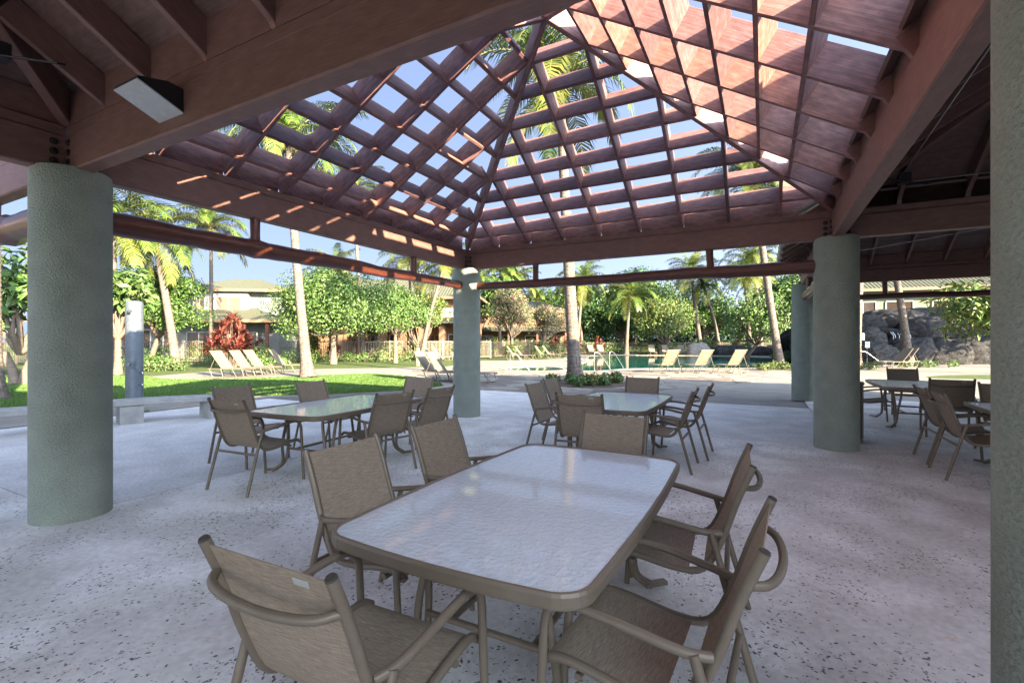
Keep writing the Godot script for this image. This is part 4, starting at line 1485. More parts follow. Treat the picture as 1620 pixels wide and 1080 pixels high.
# ------------------------------------------------------------------ rocks
func boulder_mesh(sd: int) -> ArrayMesh:
	var n := FastNoiseLite.new()
	n.seed = sd
	n.frequency = 0.75
	n.fractal_octaves = 4
	var c2 := FastNoiseLite.new()
	c2.seed = sd + 50
	c2.noise_type = FastNoiseLite.TYPE_CELLULAR
	c2.cellular_return_type = FastNoiseLite.RETURN_DISTANCE
	c2.frequency = 0.8
	var st := begin()
	st.set_smooth_group(0)
	var nu := 34
	var nv := 22
	var pos := func(i: int, k: int) -> Vector3:
		var a := TAU * (i % nu) / nu
		var b := PI * k / nv
		var d := Vector3(sin(b) * cos(a), cos(b), sin(b) * sin(a))
		var q := 1.0 + 0.36 * n.get_noise_3dv(d * 1.7) + 0.16 * n.get_noise_3dv(d * 5.0) + 0.34 * absf(c2.get_noise_3dv(d * 1.9))
		var p := d * q
		# flatten a little towards a block
		p = Vector3(signf(p.x) * pow(absf(p.x), 0.78), signf(p.y) * pow(absf(p.y), 0.72), signf(p.z) * pow(absf(p.z), 0.78))
		return p
	for i in nu:
		for k in nv:
			var a: Vector3 = pos.call(i, k)
			var b: Vector3 = pos.call(i + 1, k)
			var cc: Vector3 = pos.call(i + 1, k + 1)
			var d: Vector3 = pos.call(i, k + 1)
			for t in [[a, b, cc], [a, cc, d]]:
				if t[0].distance_to(t[1]) < 0.0001 or t[1].distance_to(t[2]) < 0.0001 or t[0].distance_to(t[2]) < 0.0001:
					continue
				for p in t:
					st.set_uv(Vector2(p.x, p.y))
					st.add_vertex(p)
	st.generate_normals()
	return st.commit()

func make_rocks():
	var bm := []
	for k in 6:
		bm.append(boulder_mesh(300 + k))
	var W := thing("rock_waterfall", "dark lava rock waterfall of stacked boulders at the pool edge", "waterfall", g(24.5, 32.0))
	var r := RandomNumberGenerator.new()
	r.seed = 9
	# x offset, height, depth offset, size
	var list := [[-2.6, 0.5, 0.2, 1.9, 0.95, 1.2], [-0.6, 0.5, 0.0, 1.5, 0.9, 1.0], [-3.9, 0.6, 0.4, 1.2, 1.0, 1.0], [1.3, 0.6, 0.2, 1.0, 1.1, 1.0], [2.6, 0.6, 0.0, 1.1, 1.1, 1.0], [4.0, 0.5, -0.2, 1.4, 1.0, 1.1], [5.6, 0.7, 0.3, 1.4, 1.2, 1.2], [7.2, 0.6, 0.2, 1.5, 1.2, 1.2],
		[-3.4, 1.7, 1.2, 1.3, 0.7, 1.0], [-1.9, 1.75, 1.0, 1.1, 0.62, 0.9], [-0.2, 1.55, 0.6, 0.95, 0.8, 0.8], [0.8, 1.2, 1.4, 1.2, 0.9, 0.9], [2.9, 1.9, 0.8, 0.95, 0.95, 0.9], [4.6, 2.1, 0.9, 1.6, 1.0, 1.1], [6.4, 2.0, 1.0, 1.4, 1.0, 1.1],
		[-2.4, 2.5, 2.0, 1.2, 0.5, 0.9], [-0.8, 2.6, 1.6, 0.95, 0.62, 0.8], [0.3, 2.65, 1.4, 1.0, 0.6, 0.8], [1.6, 2.75, 1.6, 1.1, 0.75, 0.9], [2.6, 3.1, 2.2, 1.9, 0.6, 1.1], [4.6, 3.2, 2.4, 1.6, 0.6, 1.0], [-1.4, 3.05, 2.6, 1.3, 0.4, 0.9], [6.6, 3.0, 2.2, 1.6, 0.7, 1.0], [1.3, 2.05, 0.5, 1.25, 0.24, 0.7],
		[-0.4, 0.9, 4.4, 3.4, 1.4, 1.0], [4.4, 1.0, 4.6, 3.4, 1.5, 1.0]]
	var i := 0
	for q in list:
		var o := part("boulder", bm[i % 6], M.rocks[(i * 7) % 3], W)
		o.position = Vector3(q[0], q[1], -q[2])
		o.rotation = Vector3(r.randf_range(-0.15, 0.15), r.randf_range(-0.4, 0.4) + (PI if i % 2 == 1 else 0.0), r.randf_range(-0.18, 0.18))
		o.scale = Vector3(q[3], q[4], q[5])
		i += 1
	for k in 7:
		var x := 0.75 + k * 0.2 + r.randf_range(-0.06, 0.06)
		var y1 := r.randf_range(0.9, 1.4) if k % 2 == 0 else 0.2
		part("water_strand", tube_mesh([Vector3(x, 2.12, 0.22), Vector3(x + 0.02, 1.9, 0.42), Vector3(x, y1, 0.5)], [0.03, 0.022, 0.012], 6), M.spray, W)
	# two small notice boards fixed in front of the rocks
	var sg := thing("notice_sign", "white notice board fixed to the dark rocks, upper one", "sign", g(21.75, 29.6, 1.62), -0.1)
	part("board", block_mesh(Vector3(0, 0.18, 0), Vector3(0.36, 0.42, 0.02), 0.004), M.white, sg)
	part("post", bar_mesh(Vector3(0, -1.62, -0.04), Vector3(0, 0.1, -0.04), 0.04, 0.04, Vector3(0, 0, 1)), M.dark_steel, sg)
	for k in 4:
		part("text_line", block_mesh(Vector3(0, 0.28 - k * 0.065, 0.0115), Vector3(0.26, 0.02, 0.003), 0.001), M.sign_blue if k == 0 else M.dark_steel, sg)
	sg = thing("notice_sign", "smaller white and blue notice board below the other on the rocks", "sign", g(22.05, 29.5, 1.15), -0.1)
	part("board", block_mesh(Vector3(0, 0.16, 0), Vector3(0.26, 0.36, 0.02), 0.004), M.white, sg)
	part("post", bar_mesh(Vector3(0, -1.15, -0.04), Vector3(0, 0.1, -0.04), 0.04, 0.04, Vector3(0, 0, 1)), M.dark_steel, sg)
	part("picture", block_mesh(Vector3(0, 0.17, 0.0115), Vector3(0.18, 0.2, 0.003), 0.001), M.sign_blue, sg)
	# rocks standing by the pool's far rim
	for q in [["boulder", "dark boulder on the pool rim left of the yellow shrub", 23.6, 51.6, 1.5, 0.75], ["boulder", "pale veined boulder beside the dark one on the pool rim", 20.4, 52.0, 1.1, 0.95], ["boulder", "long low dark boulder behind the right hand cream lounger", 26.6, 50.6, 1.3, 0.6]]:
		var o := part(q[0], bm[r.randi() % 6], M.rock if q[1].begins_with("dark") or q[1].begins_with("long") else M.pale_rock, self)
		tag(o, q[1], "rock")
		o.position = g(q[2], q[3], 0.25)
		o.scale = Vector3(q[4], q[5], 0.9)

# ------------------------------------------------------------------ dining tables and chairs
func sheet(st: SurfaceTool, rows: Array, th: float):
	# rows: array of rows of points; a cloth with thickness th
	var nr := rows.size()
	var nc: int = rows[0].size()
	var nor := []
	for i in nr:
		var line := []
		for k in nc:
			var a: Vector3 = rows[min(i + 1, nr - 1)][k] - rows[max(i - 1, 0)][k]
			var b: Vector3 = rows[i][min(k + 1, nc - 1)] - rows[i][max(k - 1, 0)]
			line.append(b.cross(a).normalized())
		nor.append(line)
	var vv := 0.0
	for i in nr - 1:
		var dv: float = rows[i][0].distance_to(rows[i + 1][0])
		for k in nc - 1:
			var id := [[i, k], [i + 1, k], [i + 1, k + 1], [i, k], [i + 1, k + 1], [i, k + 1]]
			for s in [1.0, -1.0]:
				for j in 6:
					var q: Array = id[j] if s > 0 else id[5 - j]
					var n: Vector3 = nor[q[0]][q[1]]
					var p: Vector3 = rows[q[0]][q[1]]
					st.set_normal(n * s)
					st.set_uv(Vector2(p.x, vv + (dv if q[0] > i else 0.0)))
					st.add_vertex(p + n * th * 0.5 * s)
		vv += dv
	# edges
	for k in nc - 1:
		for e in [0, nr - 1]:
			var a: Vector3 = rows[e][k]
			var b: Vector3 = rows[e][k + 1]
			var n: Vector3 = nor[e][k] * th * 0.5
			quad(st, a + n, b + n, b - n, a - n, rows[e][k] - rows[nr / 2][k])

func make_chair(label: String) -> Node3D:
	var o := thing("dining_chair", label, "chair", Vector3.ZERO, 0.0, "sling dining chairs round the tables")
	var rail := [Vector3(0, 0.40, 0.27), Vector3(0, 0.435, 0.22), Vector3(0, 0.425, 0.10), Vector3(0, 0.395, -0.06), Vector3(0, 0.40, -0.20), Vector3(0, 0.60, -0.285), Vector3(0, 0.76, -0.335), Vector3(0, 0.915, -0.40)]
	var path := fillet(rail, 0.09, 4)
	for s in [-1.0, 1.0]:
		var pts := []
		for p in path:
			pts.append(p + Vector3(0.252 * s, 0, 0))
		var sr := part("side_rail", tube_mesh(pts, 0.0165, 10), M.frame, o)
		var tp: Vector3 = pts[pts.size() - 1]
		var dr: Vector3 = (tp - pts[pts.size() - 2]).normalized()
		part("end_cap", tube_mesh([tp, tp + dr * 0.006], [0.0168, 0.014], 10), M.cap, sr)
		# arm that turns down into the front leg
		var arm := fillet([Vector3(0.292 * s, 0.0, 0.275), Vector3(0.29 * s, 0.645, 0.235), Vector3(0.305 * s, 0.64, 0.02), Vector3(0.292 * s, 0.60, -0.20), Vector3(0.262 * s, 0.595, -0.272)], 0.10, 5)
		part("armrest", tube_mesh(arm, 0.0155, 10), M.frame, o)
		part("leg", tube_mesh([Vector3(0.29 * s, 0.605, -0.225), Vector3(0.29 * s, 0.40, -0.285), Vector3(0.292 * s, 0.0, -0.395)], 0.0155, 10), M.frame, o)
		part("seat_bracket", tube_mesh([Vector3(0.252 * s, 0.405, 0.262), Vector3(0.291 * s, 0.41, 0.25)], 0.013, 8), M.frame, o)
	part("back_brace", tube_mesh(fillet([Vector3(-0.252, 0.815, -0.36), Vector3(-0.2, 0.805, -0.42), Vector3(0.0, 0.80, -0.445), Vector3(0.2, 0.805, -0.42), Vector3(0.252, 0.815, -0.36)], 0.12, 4), 0.0135, 9), M.frame, o)
	part("crossbar", tube_mesh([Vector3(-0.29, 0.375, -0.29), Vector3(0.29, 0.375, -0.29)], 0.013, 8), M.frame, o)
	part("crossbar", tube_mesh([Vector3(-0.252, 0.385, 0.14), Vector3(0.252, 0.385, 0.14)], 0.013, 8), M.frame, o)
	# slings
	var back := []
	var seat := []
	var nseg := 12
	for i in nseg + 1:
		var t := float(i) / nseg
		var p := curve_at(path, lerpf(0.47, 0.985, t))
		back.append(sling_row(p, 0.238, 0.014 * sin(PI * t), true))
	for i in nseg + 1:
		var t := float(i) / nseg
		var p := curve_at(path, lerpf(0.015, 0.40, t))
		seat.append(sling_row(p, 0.238, 0.016 * sin(PI * clampf(t * 1.1, 0, 1)), false))
	var st := begin()
	sheet(st, back, 0.004)
	var bs := part("back_sling", finish(st), M.sling, o)
	st = begin()
	sheet(st, seat, 0.004)
	part("seat_sling", finish(st), M.sling, o)
	var tg := curve_at(path, 0.955) + Vector3(-0.16, 0, -0.006)
	part("care_tag", bar_mesh(tg, tg + Vector3(0.055, 0, 0), 0.003, 0.022, Vector3(0, 1, -0.38)), M.tag, bs)
	return o

func sling_row(p: Vector3, hw: float, sag: float, is_back: bool) -> Array:
	var row := []
	for k in 7:
		var u := k / 6.0 * 2.0 - 1.0
		var q := 1.0 - u * u
		row.append(p + Vector3(u * hw, 0 if is_back else -sag * q, -sag * q if is_back else 0.0))
	return row

func curve_at(path: Array, t: float) -> Vector3:
	var tot := 0.0
	for i in path.size() - 1:
		tot += path[i].distance_to(path[i + 1])
	var want := t * tot
	for i in path.size() - 1:
		var d: float = path[i].distance_to(path[i + 1])
		if want <= d:
			return path[i].lerp(path[i + 1], want / max(d, 0.0001))
		want -= d
	return path[path.size() - 1]

func rounded_rect(w: float, d: float, r: float, bow: float) -> Array:
	var out := []
	var cs := [[w / 2 - r, d / 2 - r, 0], [-w / 2 + r, d / 2 - r, 1], [-w / 2 + r, -d / 2 + r, 2], [w / 2 - r, -d / 2 + r, 3]]
	for q in cs:
		for k in 8:
			var a: float = PI / 2 * (q[2] + k / 7.0)
			out.append(Vector2(q[0] + r * cos(a), q[1] + r * sin(a)))
	# add points along the sides, bowed a little outward
	var full := []
	for i in out.size():
		var a: Vector2 = out[i]
		var b: Vector2 = out[(i + 1) % out.size()]
		full.append(a)
		if a.distance_to(b) > 0.4:
			var e := (b - a).normalized()
			var nn := Vector2(e.y, -e.x)
			for k in range(1, 8):
				var t := k / 8.0
				full.append(a.lerp(b, t) + nn * bow * 4.0 * t * (1.0 - t))
	return full

func make_table(label: String) -> Node3D:
	var o := thing("dining_table", label, "table", Vector3.ZERO, 0.0, "glass topped dining tables")
	var w := 1.11
	var d := 1.90
	var outl := rounded_rect(w, d, 0.13, 0.022)
	var inn := rounded_rect(w - 0.038, d - 0.038, 0.115, 0.022)
	var st := begin()
	for i in inn.size():
		var a: Vector2 = inn[i]
		var b: Vector2 = inn[(i + 1) % inn.size()]
		tri(st, Vector3(0, 0.718, 0), Vector3(a.x, 0.718, a.y), Vector3(b.x, 0.718, b.y), Vector3.UP, Vector2.ZERO, a, b)
		tri(st, Vector3(0, 0.711, 0), Vector3(a.x, 0.711, a.y), Vector3(b.x, 0.711, b.y), Vector3.DOWN, Vector2.ZERO, a, b)
	part("glass_top", finish(st), M.glass_top, o)
	st = begin()
	var prof := [Vector2(0, 0.712), Vector2(0, 0.7235), Vector2(0.35, 0.727), Vector2(0.75, 0.7245), Vector2(1.0, 0.714), Vector2(1.0, 0.682), Vector2(0.85, 0.674), Vector2(0.1, 0.674), Vector2(0.0, 0.68)]
	for i in outl.size():
		var j := (i + 1) % outl.size()
		for k in prof.size() - 1:
			var p: Vector2 = prof[k]
			var q: Vector2 = prof[k + 1]
			var ia: Vector2 = inn[i].lerp(outl[i], p.x)
			var ib: Vector2 = inn[j].lerp(outl[j], p.x)
			var ja: Vector2 = inn[i].lerp(outl[i], q.x)
			var jb: Vector2 = inn[j].lerp(outl[j], q.x)
			var mid: Vector2 = ((inn[i] + inn[j]) * 0.5).lerp((outl[i] + outl[j]) * 0.5, 0.5)
			quad(st, Vector3(ia.x, p.y, ia.y), Vector3(ib.x, p.y, ib.y), Vector3(jb.x, q.y, jb.y), Vector3(ja.x, q.y, ja.y), Vector3((ia.x + ja.x) * 0.5 - mid.x, (p.y + q.y) * 0.5 - 0.70, (ia.y + ja.y) * 0.5 - mid.y))
	part("rim", finish(st), M.frame, o)
	# four pairs of tubes that bow down and sweep out into flat feet
	for sx in [-1.0, 1.0]:
		for sz in [-1.0, 1.0]:
			for k in 2:
				var dx: float = 0.0 if k == 0 else 0.10
				var dz: float = 0.0 if k == 0 else 0.10
				var pts := fillet([Vector3(sx * (0.40 - dx), 0.676, sz * (0.50 + dz)), Vector3(sx * (0.36 - dx), 0.60, sz * (0.50 + dz)), Vector3(sx * 0.33, 0.30, sz * (0.52 + dz)), Vector3(sx * 0.33, 0.10, sz * (0.55 + dz * 0.3)), Vector3(sx * 0.42, 0.022, sz * (0.64 + dz * 0.3))], 0.16, 4)
				part("leg", tube_mesh(pts, 0.017, 9), M.frame, o)
			part("foot", bar_mesh(Vector3(sx * 0.39, 0.034, sz * 0.61), Vector3(sx * 0.49, 0.034, sz * 0.71), 0.05, 0.024, Vector3.UP, 0.006), M.frame, o)
	for sz in [-1.0, 1.0]:
		part("stretcher", tube_mesh([Vector3(-0.33, 0.26, sz * 0.54), Vector3(0.33, 0.26, sz * 0.54)], 0.015, 8), M.frame, o)
	for sx in [-1.0, 1.0]:
		part("stretcher", tube_mesh([Vector3(sx * 0.20, 0.26, -0.54), Vector3(sx * 0.20, 0.26, 0.54)], 0.015, 8), M.frame, o)
	return o

func make_tables_and_chairs():
	# each set: centre, turn of the table, label, chairs as [across, along, facing, extra turn, label]; positions are those of the back's top edge
	var sets := [
		[0.16, 2.47, 0.0, "nearest glass topped dining table in the middle of the pavilion", [
			[-1.086, -0.33, "v", 0.0, "dining chair on the left long side of the nearest table, closer to the camera"],
			[-1.078, 0.50, "v", 0.0, "dining chair on the left long side of the nearest table, farther from the camera"],
			[0.96, 0.375, "-v", 0.05, "dining chair on the right long side of the nearest table, the farther of two"],
			[1.03, -0.542, "-v", -0.05, "dining chair on the right long side of the nearest table, half out of frame"],
			[-0.156, -1.463, "u", 0.02, "dining chair seen from behind at the bottom left, with a pale care tag"],
			[-0.02, 1.416, "-u", 0.0, "dining chair at the far head of the nearest table"]]],
		[-2.06, 5.82, 0.07, "glass topped dining table on the left between two stucco columns", [
			[-0.18, -1.385, "u", 0.0, "dining chair seen from behind at the near head of the left table"],
			[-1.48, -0.40, "v", 0.0, "dining chair standing off the left table in front of the bench end"],
			[-1.20, 0.60, "v", 0.0, "dining chair on the lawn side of the left table, showing only its back"],
			[-0.17, 1.85, "-u", 0.0, "dining chair at the far head of the left table near the column"],
			[0.92, -0.06, "-v", -0.25, "dining chair on the right of the left table, the nearer of two"],
			[1.05, 0.61, "-v", -0.1, "dining chair on the right of the left table, the one touching the column's outline"]]],
		[1.37, 6.18, 0.0, "glass topped dining table behind the nearest one before the palm bed", [
			[-0.12, -1.25, "u", 0.1, "dining chair seen from behind at the near head of the middle table"],
			[-1.13, -0.156, "v", 0.0, "dining chair on the left of the middle table, the nearer of two"],
			[-1.27, 0.73, "v", 0.0, "dining chair on the left of the middle table, the farther of two"],
			[-0.03, 1.59, "-u", 0.0, "dining chair at the far head of the middle table facing the camera"],
			[0.98, -0.215, "-v", 0.0, "dining chair seen side on at the right of the middle table, nearer one"],
			[1.08, 0.53, "-v", 0.0, "dining chair seen side on at the right of the middle table, farther one"]]],
		[7.13, 8.47, 0.0, "glass topped dining table standing beyond the right hand column and litter bin", [
			[0.25, 1.95, "-u", 0.0, "dining chair facing the camera at the far table beyond the litter bin"],
			[0.22, -1.38, "u", -0.12, "dining chair with see through dark back at the near head of the far right table"],
			[-1.00, -0.15, "v", 0.0, "dining chair half hidden behind the right hand column and litter bin"]]],
		[5.76, 4.96, 0.0, "glass topped dining table cut off by the near right column", [
			[-1.06, -0.15, "v", 0.0, "dining chair at the right edge table, closest to the camera"],
			[-1.04, 0.60, "v", 0.0, "dining chair at the right edge table, second from the camera"],
			[0.11, 1.75, "-u", 0.0, "dining chair at the far head of the right edge table beside the column"]]]]
	var t0: Node3D = null
	var c0: Node3D = null
	for s in sets:
		var th: float = TH - s[2]
		var ux := sin(th)
		var uz := cos(th)
		var t: Node3D
		if t0 == null:
			t0 = make_table(s[3])
			t = t0
		else:
			t = copy_of(t0, s[3])
		t.position = g(s[0], s[1], 0.02)
		t.rotation.y = -th
		for q in s[4]:
			var dv: float = q[0]
			var du: float = q[1]
			var f := Vector2(ux, uz)
			if q[2] == "-u":
				f = -f
			elif q[2] == "v":
				f = Vector2(uz, -ux)
			elif q[2] == "-v":
				f = Vector2(-uz, ux)
			var px: float = s[0] + uz * dv + ux * du + f.x * 0.40
			var pz: float = s[1] - ux * dv + uz * du + f.y * 0.40
			var ch: Node3D
			if c0 == null:
				c0 = make_chair(q[4])
				ch = c0
			else:
				ch = copy_of(c0, q[4])
			ch.position = g(px, pz, 0.02)
			ch.rotation.y = atan2(f.x, -f.y) + q[3]

# ------------------------------------------------------------------ sun loungers
func make_lounger(label: String) -> Node3D:
	var o := thing("sun_lounger", label, "sun lounger", Vector3.ZERO, 0.0, "sling sun loungers round the lawn and pool")
	var hw := 0.345
	var seat_y := 0.36
	for s in [-1.0, 1.0]:
		part("side_rail", tube_mesh([Vector3(hw * s, seat_y, -0.62), Vector3(hw * s, seat_y, 0.9), Vector3(hw * s, seat_y - 0.03, 1.02)], 0.018, 8), M.cream_frame, o)
		part("leg", tube_mesh(fillet([Vector3(hw * s, seat_y, 0.88), Vector3(hw * s, 0.018, 1.0), Vector3(hw * s, 0.018, 0.66), Vector3(hw * s, seat_y, 0.46)], 0.10, 3), 0.015, 7), M.cream_frame, o)
		part("leg", tube_mesh(fillet([Vector3(hw * s, seat_y, -0.05), Vector3(hw * s, 0.018, 0.07), Vector3(hw * s, 0.018, -0.42), Vector3(hw * s, seat_y, -0.56)], 0.10, 3), 0.015, 7), M.cream_frame, o)
		part("backrest_rail", tube_mesh([Vector3((hw - 0.02) * s, seat_y, 0.0), Vector3((hw - 0.02) * s, seat_y + 0.34, -0.27), Vector3((hw - 0.02) * s, seat_y + 0.74, -0.56)], 0.016, 8), M.cream_frame, o)
		part("backrest_strut", tube_mesh([Vector3((hw - 0.01) * s, seat_y + 0.42, -0.33), Vector3((hw - 0.01) * s, seat_y, -0.52)], 0.010, 6), M.cream_frame, o)
	part("crossbar", tube_mesh([Vector3(-hw, seat_y - 0.03, 1.02), Vector3(hw, seat_y - 0.03, 1.02)], 0.016, 8), M.cream_frame, o)
	part("crossbar", tube_mesh([Vector3(-hw, 0.018, -0.2), Vector3(hw, 0.018, -0.2)], 0.013, 6), M.cream_frame, o)
	part("crossbar", tube_mesh([Vector3(-hw, seat_y + 0.735, -0.56), Vector3(hw, seat_y + 0.735, -0.56)], 0.014, 8), M.cream_frame, o)
	var bed := []
	for i in 11:
		var t := i / 10.0
		bed.append(sling_row(Vector3(0, seat_y + 0.008, lerpf(0.03, 1.0, t)), hw - 0.005, 0.02 * sin(PI * t), false))
	var back := []
	for i in 11:
		var t := i / 10.0
		var p := Vector3(0, seat_y + 0.01, 0.0).lerp(Vector3(0, seat_y + 0.74, -0.56), t)
		back.append(sling_row(p, hw - 0.025, 0.025 * sin(PI * t), true))
	var st := begin()
	sheet(st, bed, 0.004)
	part("bed_sling", finish(st), M.cream_sling, o)
	st = begin()
	sheet(st, back, 0.004)
	part("back_sling", finish(st), M.cream_sling, o)
	for k in 3:
		var z := 0.25 + 0.28 * k
		var y := seat_y + 0.74 * z
		part("strap", bar_mesh(Vector3(-hw + 0.03, y, -0.56 * z - 0.028), Vector3(hw - 0.03, y + 0.03, -0.56 * z - 0.05), 0.004, 0.03, Vector3(0, 1, -0.7), 0.001), M.cream_frame, o)
	return o

func make_loungers():
	# x, ahead, direction of the foot end (x, ahead), label
	var list := [
		[-11.9, 19.9, 1.0, -0.12, "cream lounger nearest the camera in the row of four by the lawn palm"],
		[-11.6, 20.75, 1.0, -0.1, "second cream lounger in the row of four by the lawn palm"],
		[-11.45, 21.55, 1.0, -0.1, "third cream lounger in the row of four by the lawn palm"],
		[-11.0, 22.9, 1.0, 0.1, "farthest cream lounger in the row of four, set a little apart"],
		[-10.0, 40.6, 1.0, -0.1, "far lounger at the left of the row before the fence"],
		[-9.0, 41.2, 1.0, -0.1, "far lounger in the middle of the row before the fence"],
		[-8.1, 41.6, 1.0, -0.1, "far lounger just left of the green bollard"],
		[-6.5, 38.0, 1.0, -0.2, "far lounger just right of the green bollard"],
		[-5.7, 37.2, 1.0, -0.2, "far lounger with bright back right of the green bollard, nearer one"],
		[-3.1, 18.2, 0.9, -0.35, "lounger with shaded back left of the far stucco column, leftmost of three"],
		[-2.55, 17.6, 0.9, -0.35, "lounger with shaded back left of the far stucco column, middle of three"],
		[-1.6, 17.3, 0.9, -0.30, "lounger half hidden by the far stucco column with its foot end showing"],
		[0.15, 38.6, 1.0, -0.2, "pale lounger beyond the spa handrail, nearer of the pair"],
		[0.8, 39.4, 1.0, -0.2, "pale lounger beyond the spa handrail, farther of the pair"],
		[2.6, 41.8, 1.0, -0.3, "darker lounger before the pink tree, left of two"],
		[3.3, 42.2, 1.0, -0.3, "darker lounger before the pink tree, right of two"],
		[8.9, 53.2, 0.2, -1.0, "tiny lounger at the far pool rim right of the thick palm, left of two"],
		[10.0, 53.2, 0.15, -1.0, "tiny lounger at the far pool rim right of the thick palm, right of two"],
		[15.7, 53.3, -0.1, -1.0, "tiny lounger at the far pool rim under the pale bushy tree, leftmost of three"],
		[17.2, 53.3, -0.1, -1.0, "tiny lounger at the far pool rim under the pale bushy tree, middle of three"],
		[19.0, 53.3, -0.15, -1.0, "tiny lounger at the far pool rim under the pale bushy tree, rightmost of three"],
		[24.6, 52.6, -0.5, -0.9, "tiny lounger on the pool rim between the two boulders"],
		[27.6, 51.0, -0.6, -0.8, "tiny lounger on the pool rim left of the banded palm, left one"],
		[28.6, 50.4, -0.6, -0.8, "tiny lounger on the pool rim left of the banded palm, right one"],
		[7.3, 22.4, -0.26, 0.965, "sunlit cream lounger seen from behind by the pool, leftmost of three"],
		[8.9, 22.5, -0.26, 0.965, "sunlit cream lounger seen from behind by the pool, middle of three"],
		[10.5, 22.6, -0.26, 0.965, "sunlit cream lounger seen from behind by the pool, rightmost of three"],
		[21.6, 26.6, -1.0, 0.05, "cream lounger before the rock waterfall, the left one"],
		[22.5, 27.3, -1.0, 0.05, "cream lounger before the rock waterfall, the right one"]]
	var p0: Node3D = null
	for q in list:
		var o: Node3D
		if p0 == null:
			p0 = make_lounger(q[4])
			o = p0
		else:
			o = copy_of(p0, q[4])
		o.position = g(q[0], q[1], 0.012)
		o.rotation.y = atan2(q[2], -q[3])

# ------------------------------------------------------------------ fittings
func make_fittings():
	# floodlight box on the beam: wedge with a pale plate facing down
	var base := pl(1.70, 0.07)
	var fl := thing("floodlight", "black wedge shaped floodlight with pale plate fixed to the dark beam", "light fitting", g(base[0], base[1], 3.06), -TH)
	var st := begin()
	var w := 0.14
	var pr := [Vector2(0.0, -0.045), Vector2(0.0, 0.11), Vector2(0.09, 0.12), Vector2(0.262, 0.075), Vector2(0.262, 0.058)]
	for i in pr.size():
		var a: Vector2 = pr[i]
		var b: Vector2 = pr[(i + 1) % pr.size()]
		var o := Vector3(0, (a.y + b.y) * 0.5 - 0.06, (a.x + b.x) * 0.5 - 0.12)
		quad(st, Vector3(-w, a.y, a.x), Vector3(w, a.y, a.x), Vector3(w, b.y, b.x), Vector3(-w, b.y, b.x), o)
	for s in [-1.0, 1.0]:
		for i in range(1, pr.size() - 1):
			tri(st, Vector3(w * s, pr[0].y, pr[0].x), Vector3(w * s, pr[i].y, pr[i].x), Vector3(w * s, pr[i + 1].y, pr[i + 1].x), Vector3(s, 0, 0))
	part("housing", finish(st), M.dark_steel, fl)
	part("lens_plate", bar_mesh(Vector3(-w - 0.008, 0.001, 0.135), Vector3(w + 0.008, 0.001, 0.135), 0.285, 0.008, Vector3(0, 1, -0.392), 0.002), M.lamp_plate, fl)
	# shower post
	var sh := thing("shower_post", "grey steel outdoor shower post standing behind the stone bench", "shower", g(-8.06, 10.15))
	part("pipe", lathe_mesh([Vector2(0.0, 0.0), Vector2(0.158, 0.0), Vector2(0.158, 2.28), Vector2(0.150, 2.335), Vector2(0.12, 2.36), Vector2(0.0, 2.37)], 28), M.grey_paint, sh)
	part("base_plate", lathe_mesh([Vector2(0.0, 0.0), Vector2(0.25, 0.0), Vector2(0.25, 0.03), Vector2(0.0, 0.03)], 24), M.steel, sh)
	part("shower_head", tube_mesh([Vector3(0.05, 2.15, 0.14), Vector3(0.06, 2.13, 0.22), Vector3(0.065, 2.10, 0.24)], [0.02, 0.03, 0.035], 10), M.steel, sh)
	part("valve_plate", block_mesh(Vector3(0.03, 1.02, 0.158), Vector3(0.2, 0.14, 0.03), 0.008), M.grey_paint, sh)
	part("push_button", tube_mesh([Vector3(0.04, 1.02, 0.17), Vector3(0.04, 1.02, 0.21)], 0.024, 10), M.steel, sh)
	for q in [[-1, 1.38], [-1, 1.18], [1, 0.85], [1, 0.6]]:
		part("knob", tube_mesh([Vector3(0.15 * q[0], q[1], 0.05), Vector3(0.215 * q[0], q[1], 0.06), Vector3(0.225 * q[0], q[1] - 0.03, 0.06)], [0.018, 0.018, 0.026], 8), M.steel, sh)
	# curved stone bench
	var be := thing("stone_bench", "curved pale concrete bench on stone blocks along the lawn edge", "bench", g(-6.9, 8.6))
	st = begin()
	var bp := smooth_path([Vector2(-7.95, 7.1), Vector2(-7.6, 7.9), Vector2(-7.05, 8.55), Vector2(-6.5, 9.0), Vector2(-5.75, 9.4)], 6)
	for i in bp.size() - 1:
		var a: Vector2 = bp[i] - Vector2(-6.9, 8.6)
		var b: Vector2 = bp[i + 1] - Vector2(-6.9, 8.6)
		bar(st, Vector3(a.x, 0.40, -a.y), Vector3(b.x, 0.40, -b.y), 0.46, 0.10, Vector3.UP, 0.012)
	part("seat_slab", finish(st), M.bench, be)
	for q in [[-7.62, 7.85, 0.9], [-6.95, 8.65, 0.75], [-5.85, 9.34, 0.55]]:
		part("support_block", block_mesh(Vector3(q[0] + 6.9, 0.177, -(q[1] - 8.6)), Vector3(0.42, 0.345, 0.34), 0.012, -q[2]), M.bench, be)
	# litter bin with vertical slats behind the right hand column
	var bn := thing("litter_bin", "slim brown slatted litter bin standing behind the right hand column", "bin", g(5.02, 7.15, 0.02))
	part("drum", lathe_mesh([Vector2(0.0, 0.03), Vector2(0.2, 0.03), Vector2(0.2, 0.84), Vector2(0.0, 0.84)], 24), M.bin, bn)
	part("lid", lathe_mesh([Vector2(0.225, 0.84), Vector2(0.232, 0.86), Vector2(0.215, 0.885), Vector2(0.13, 0.89), Vector2(0.12, 0.87), Vector2(0.0, 0.87)], 24), M.frame, bn)
	part("base_ring", lathe_mesh([Vector2(0.0, 0.0), Vector2(0.215, 0.0), Vector2(0.215, 0.05), Vector2(0.0, 0.05)], 24), M.frame, bn)
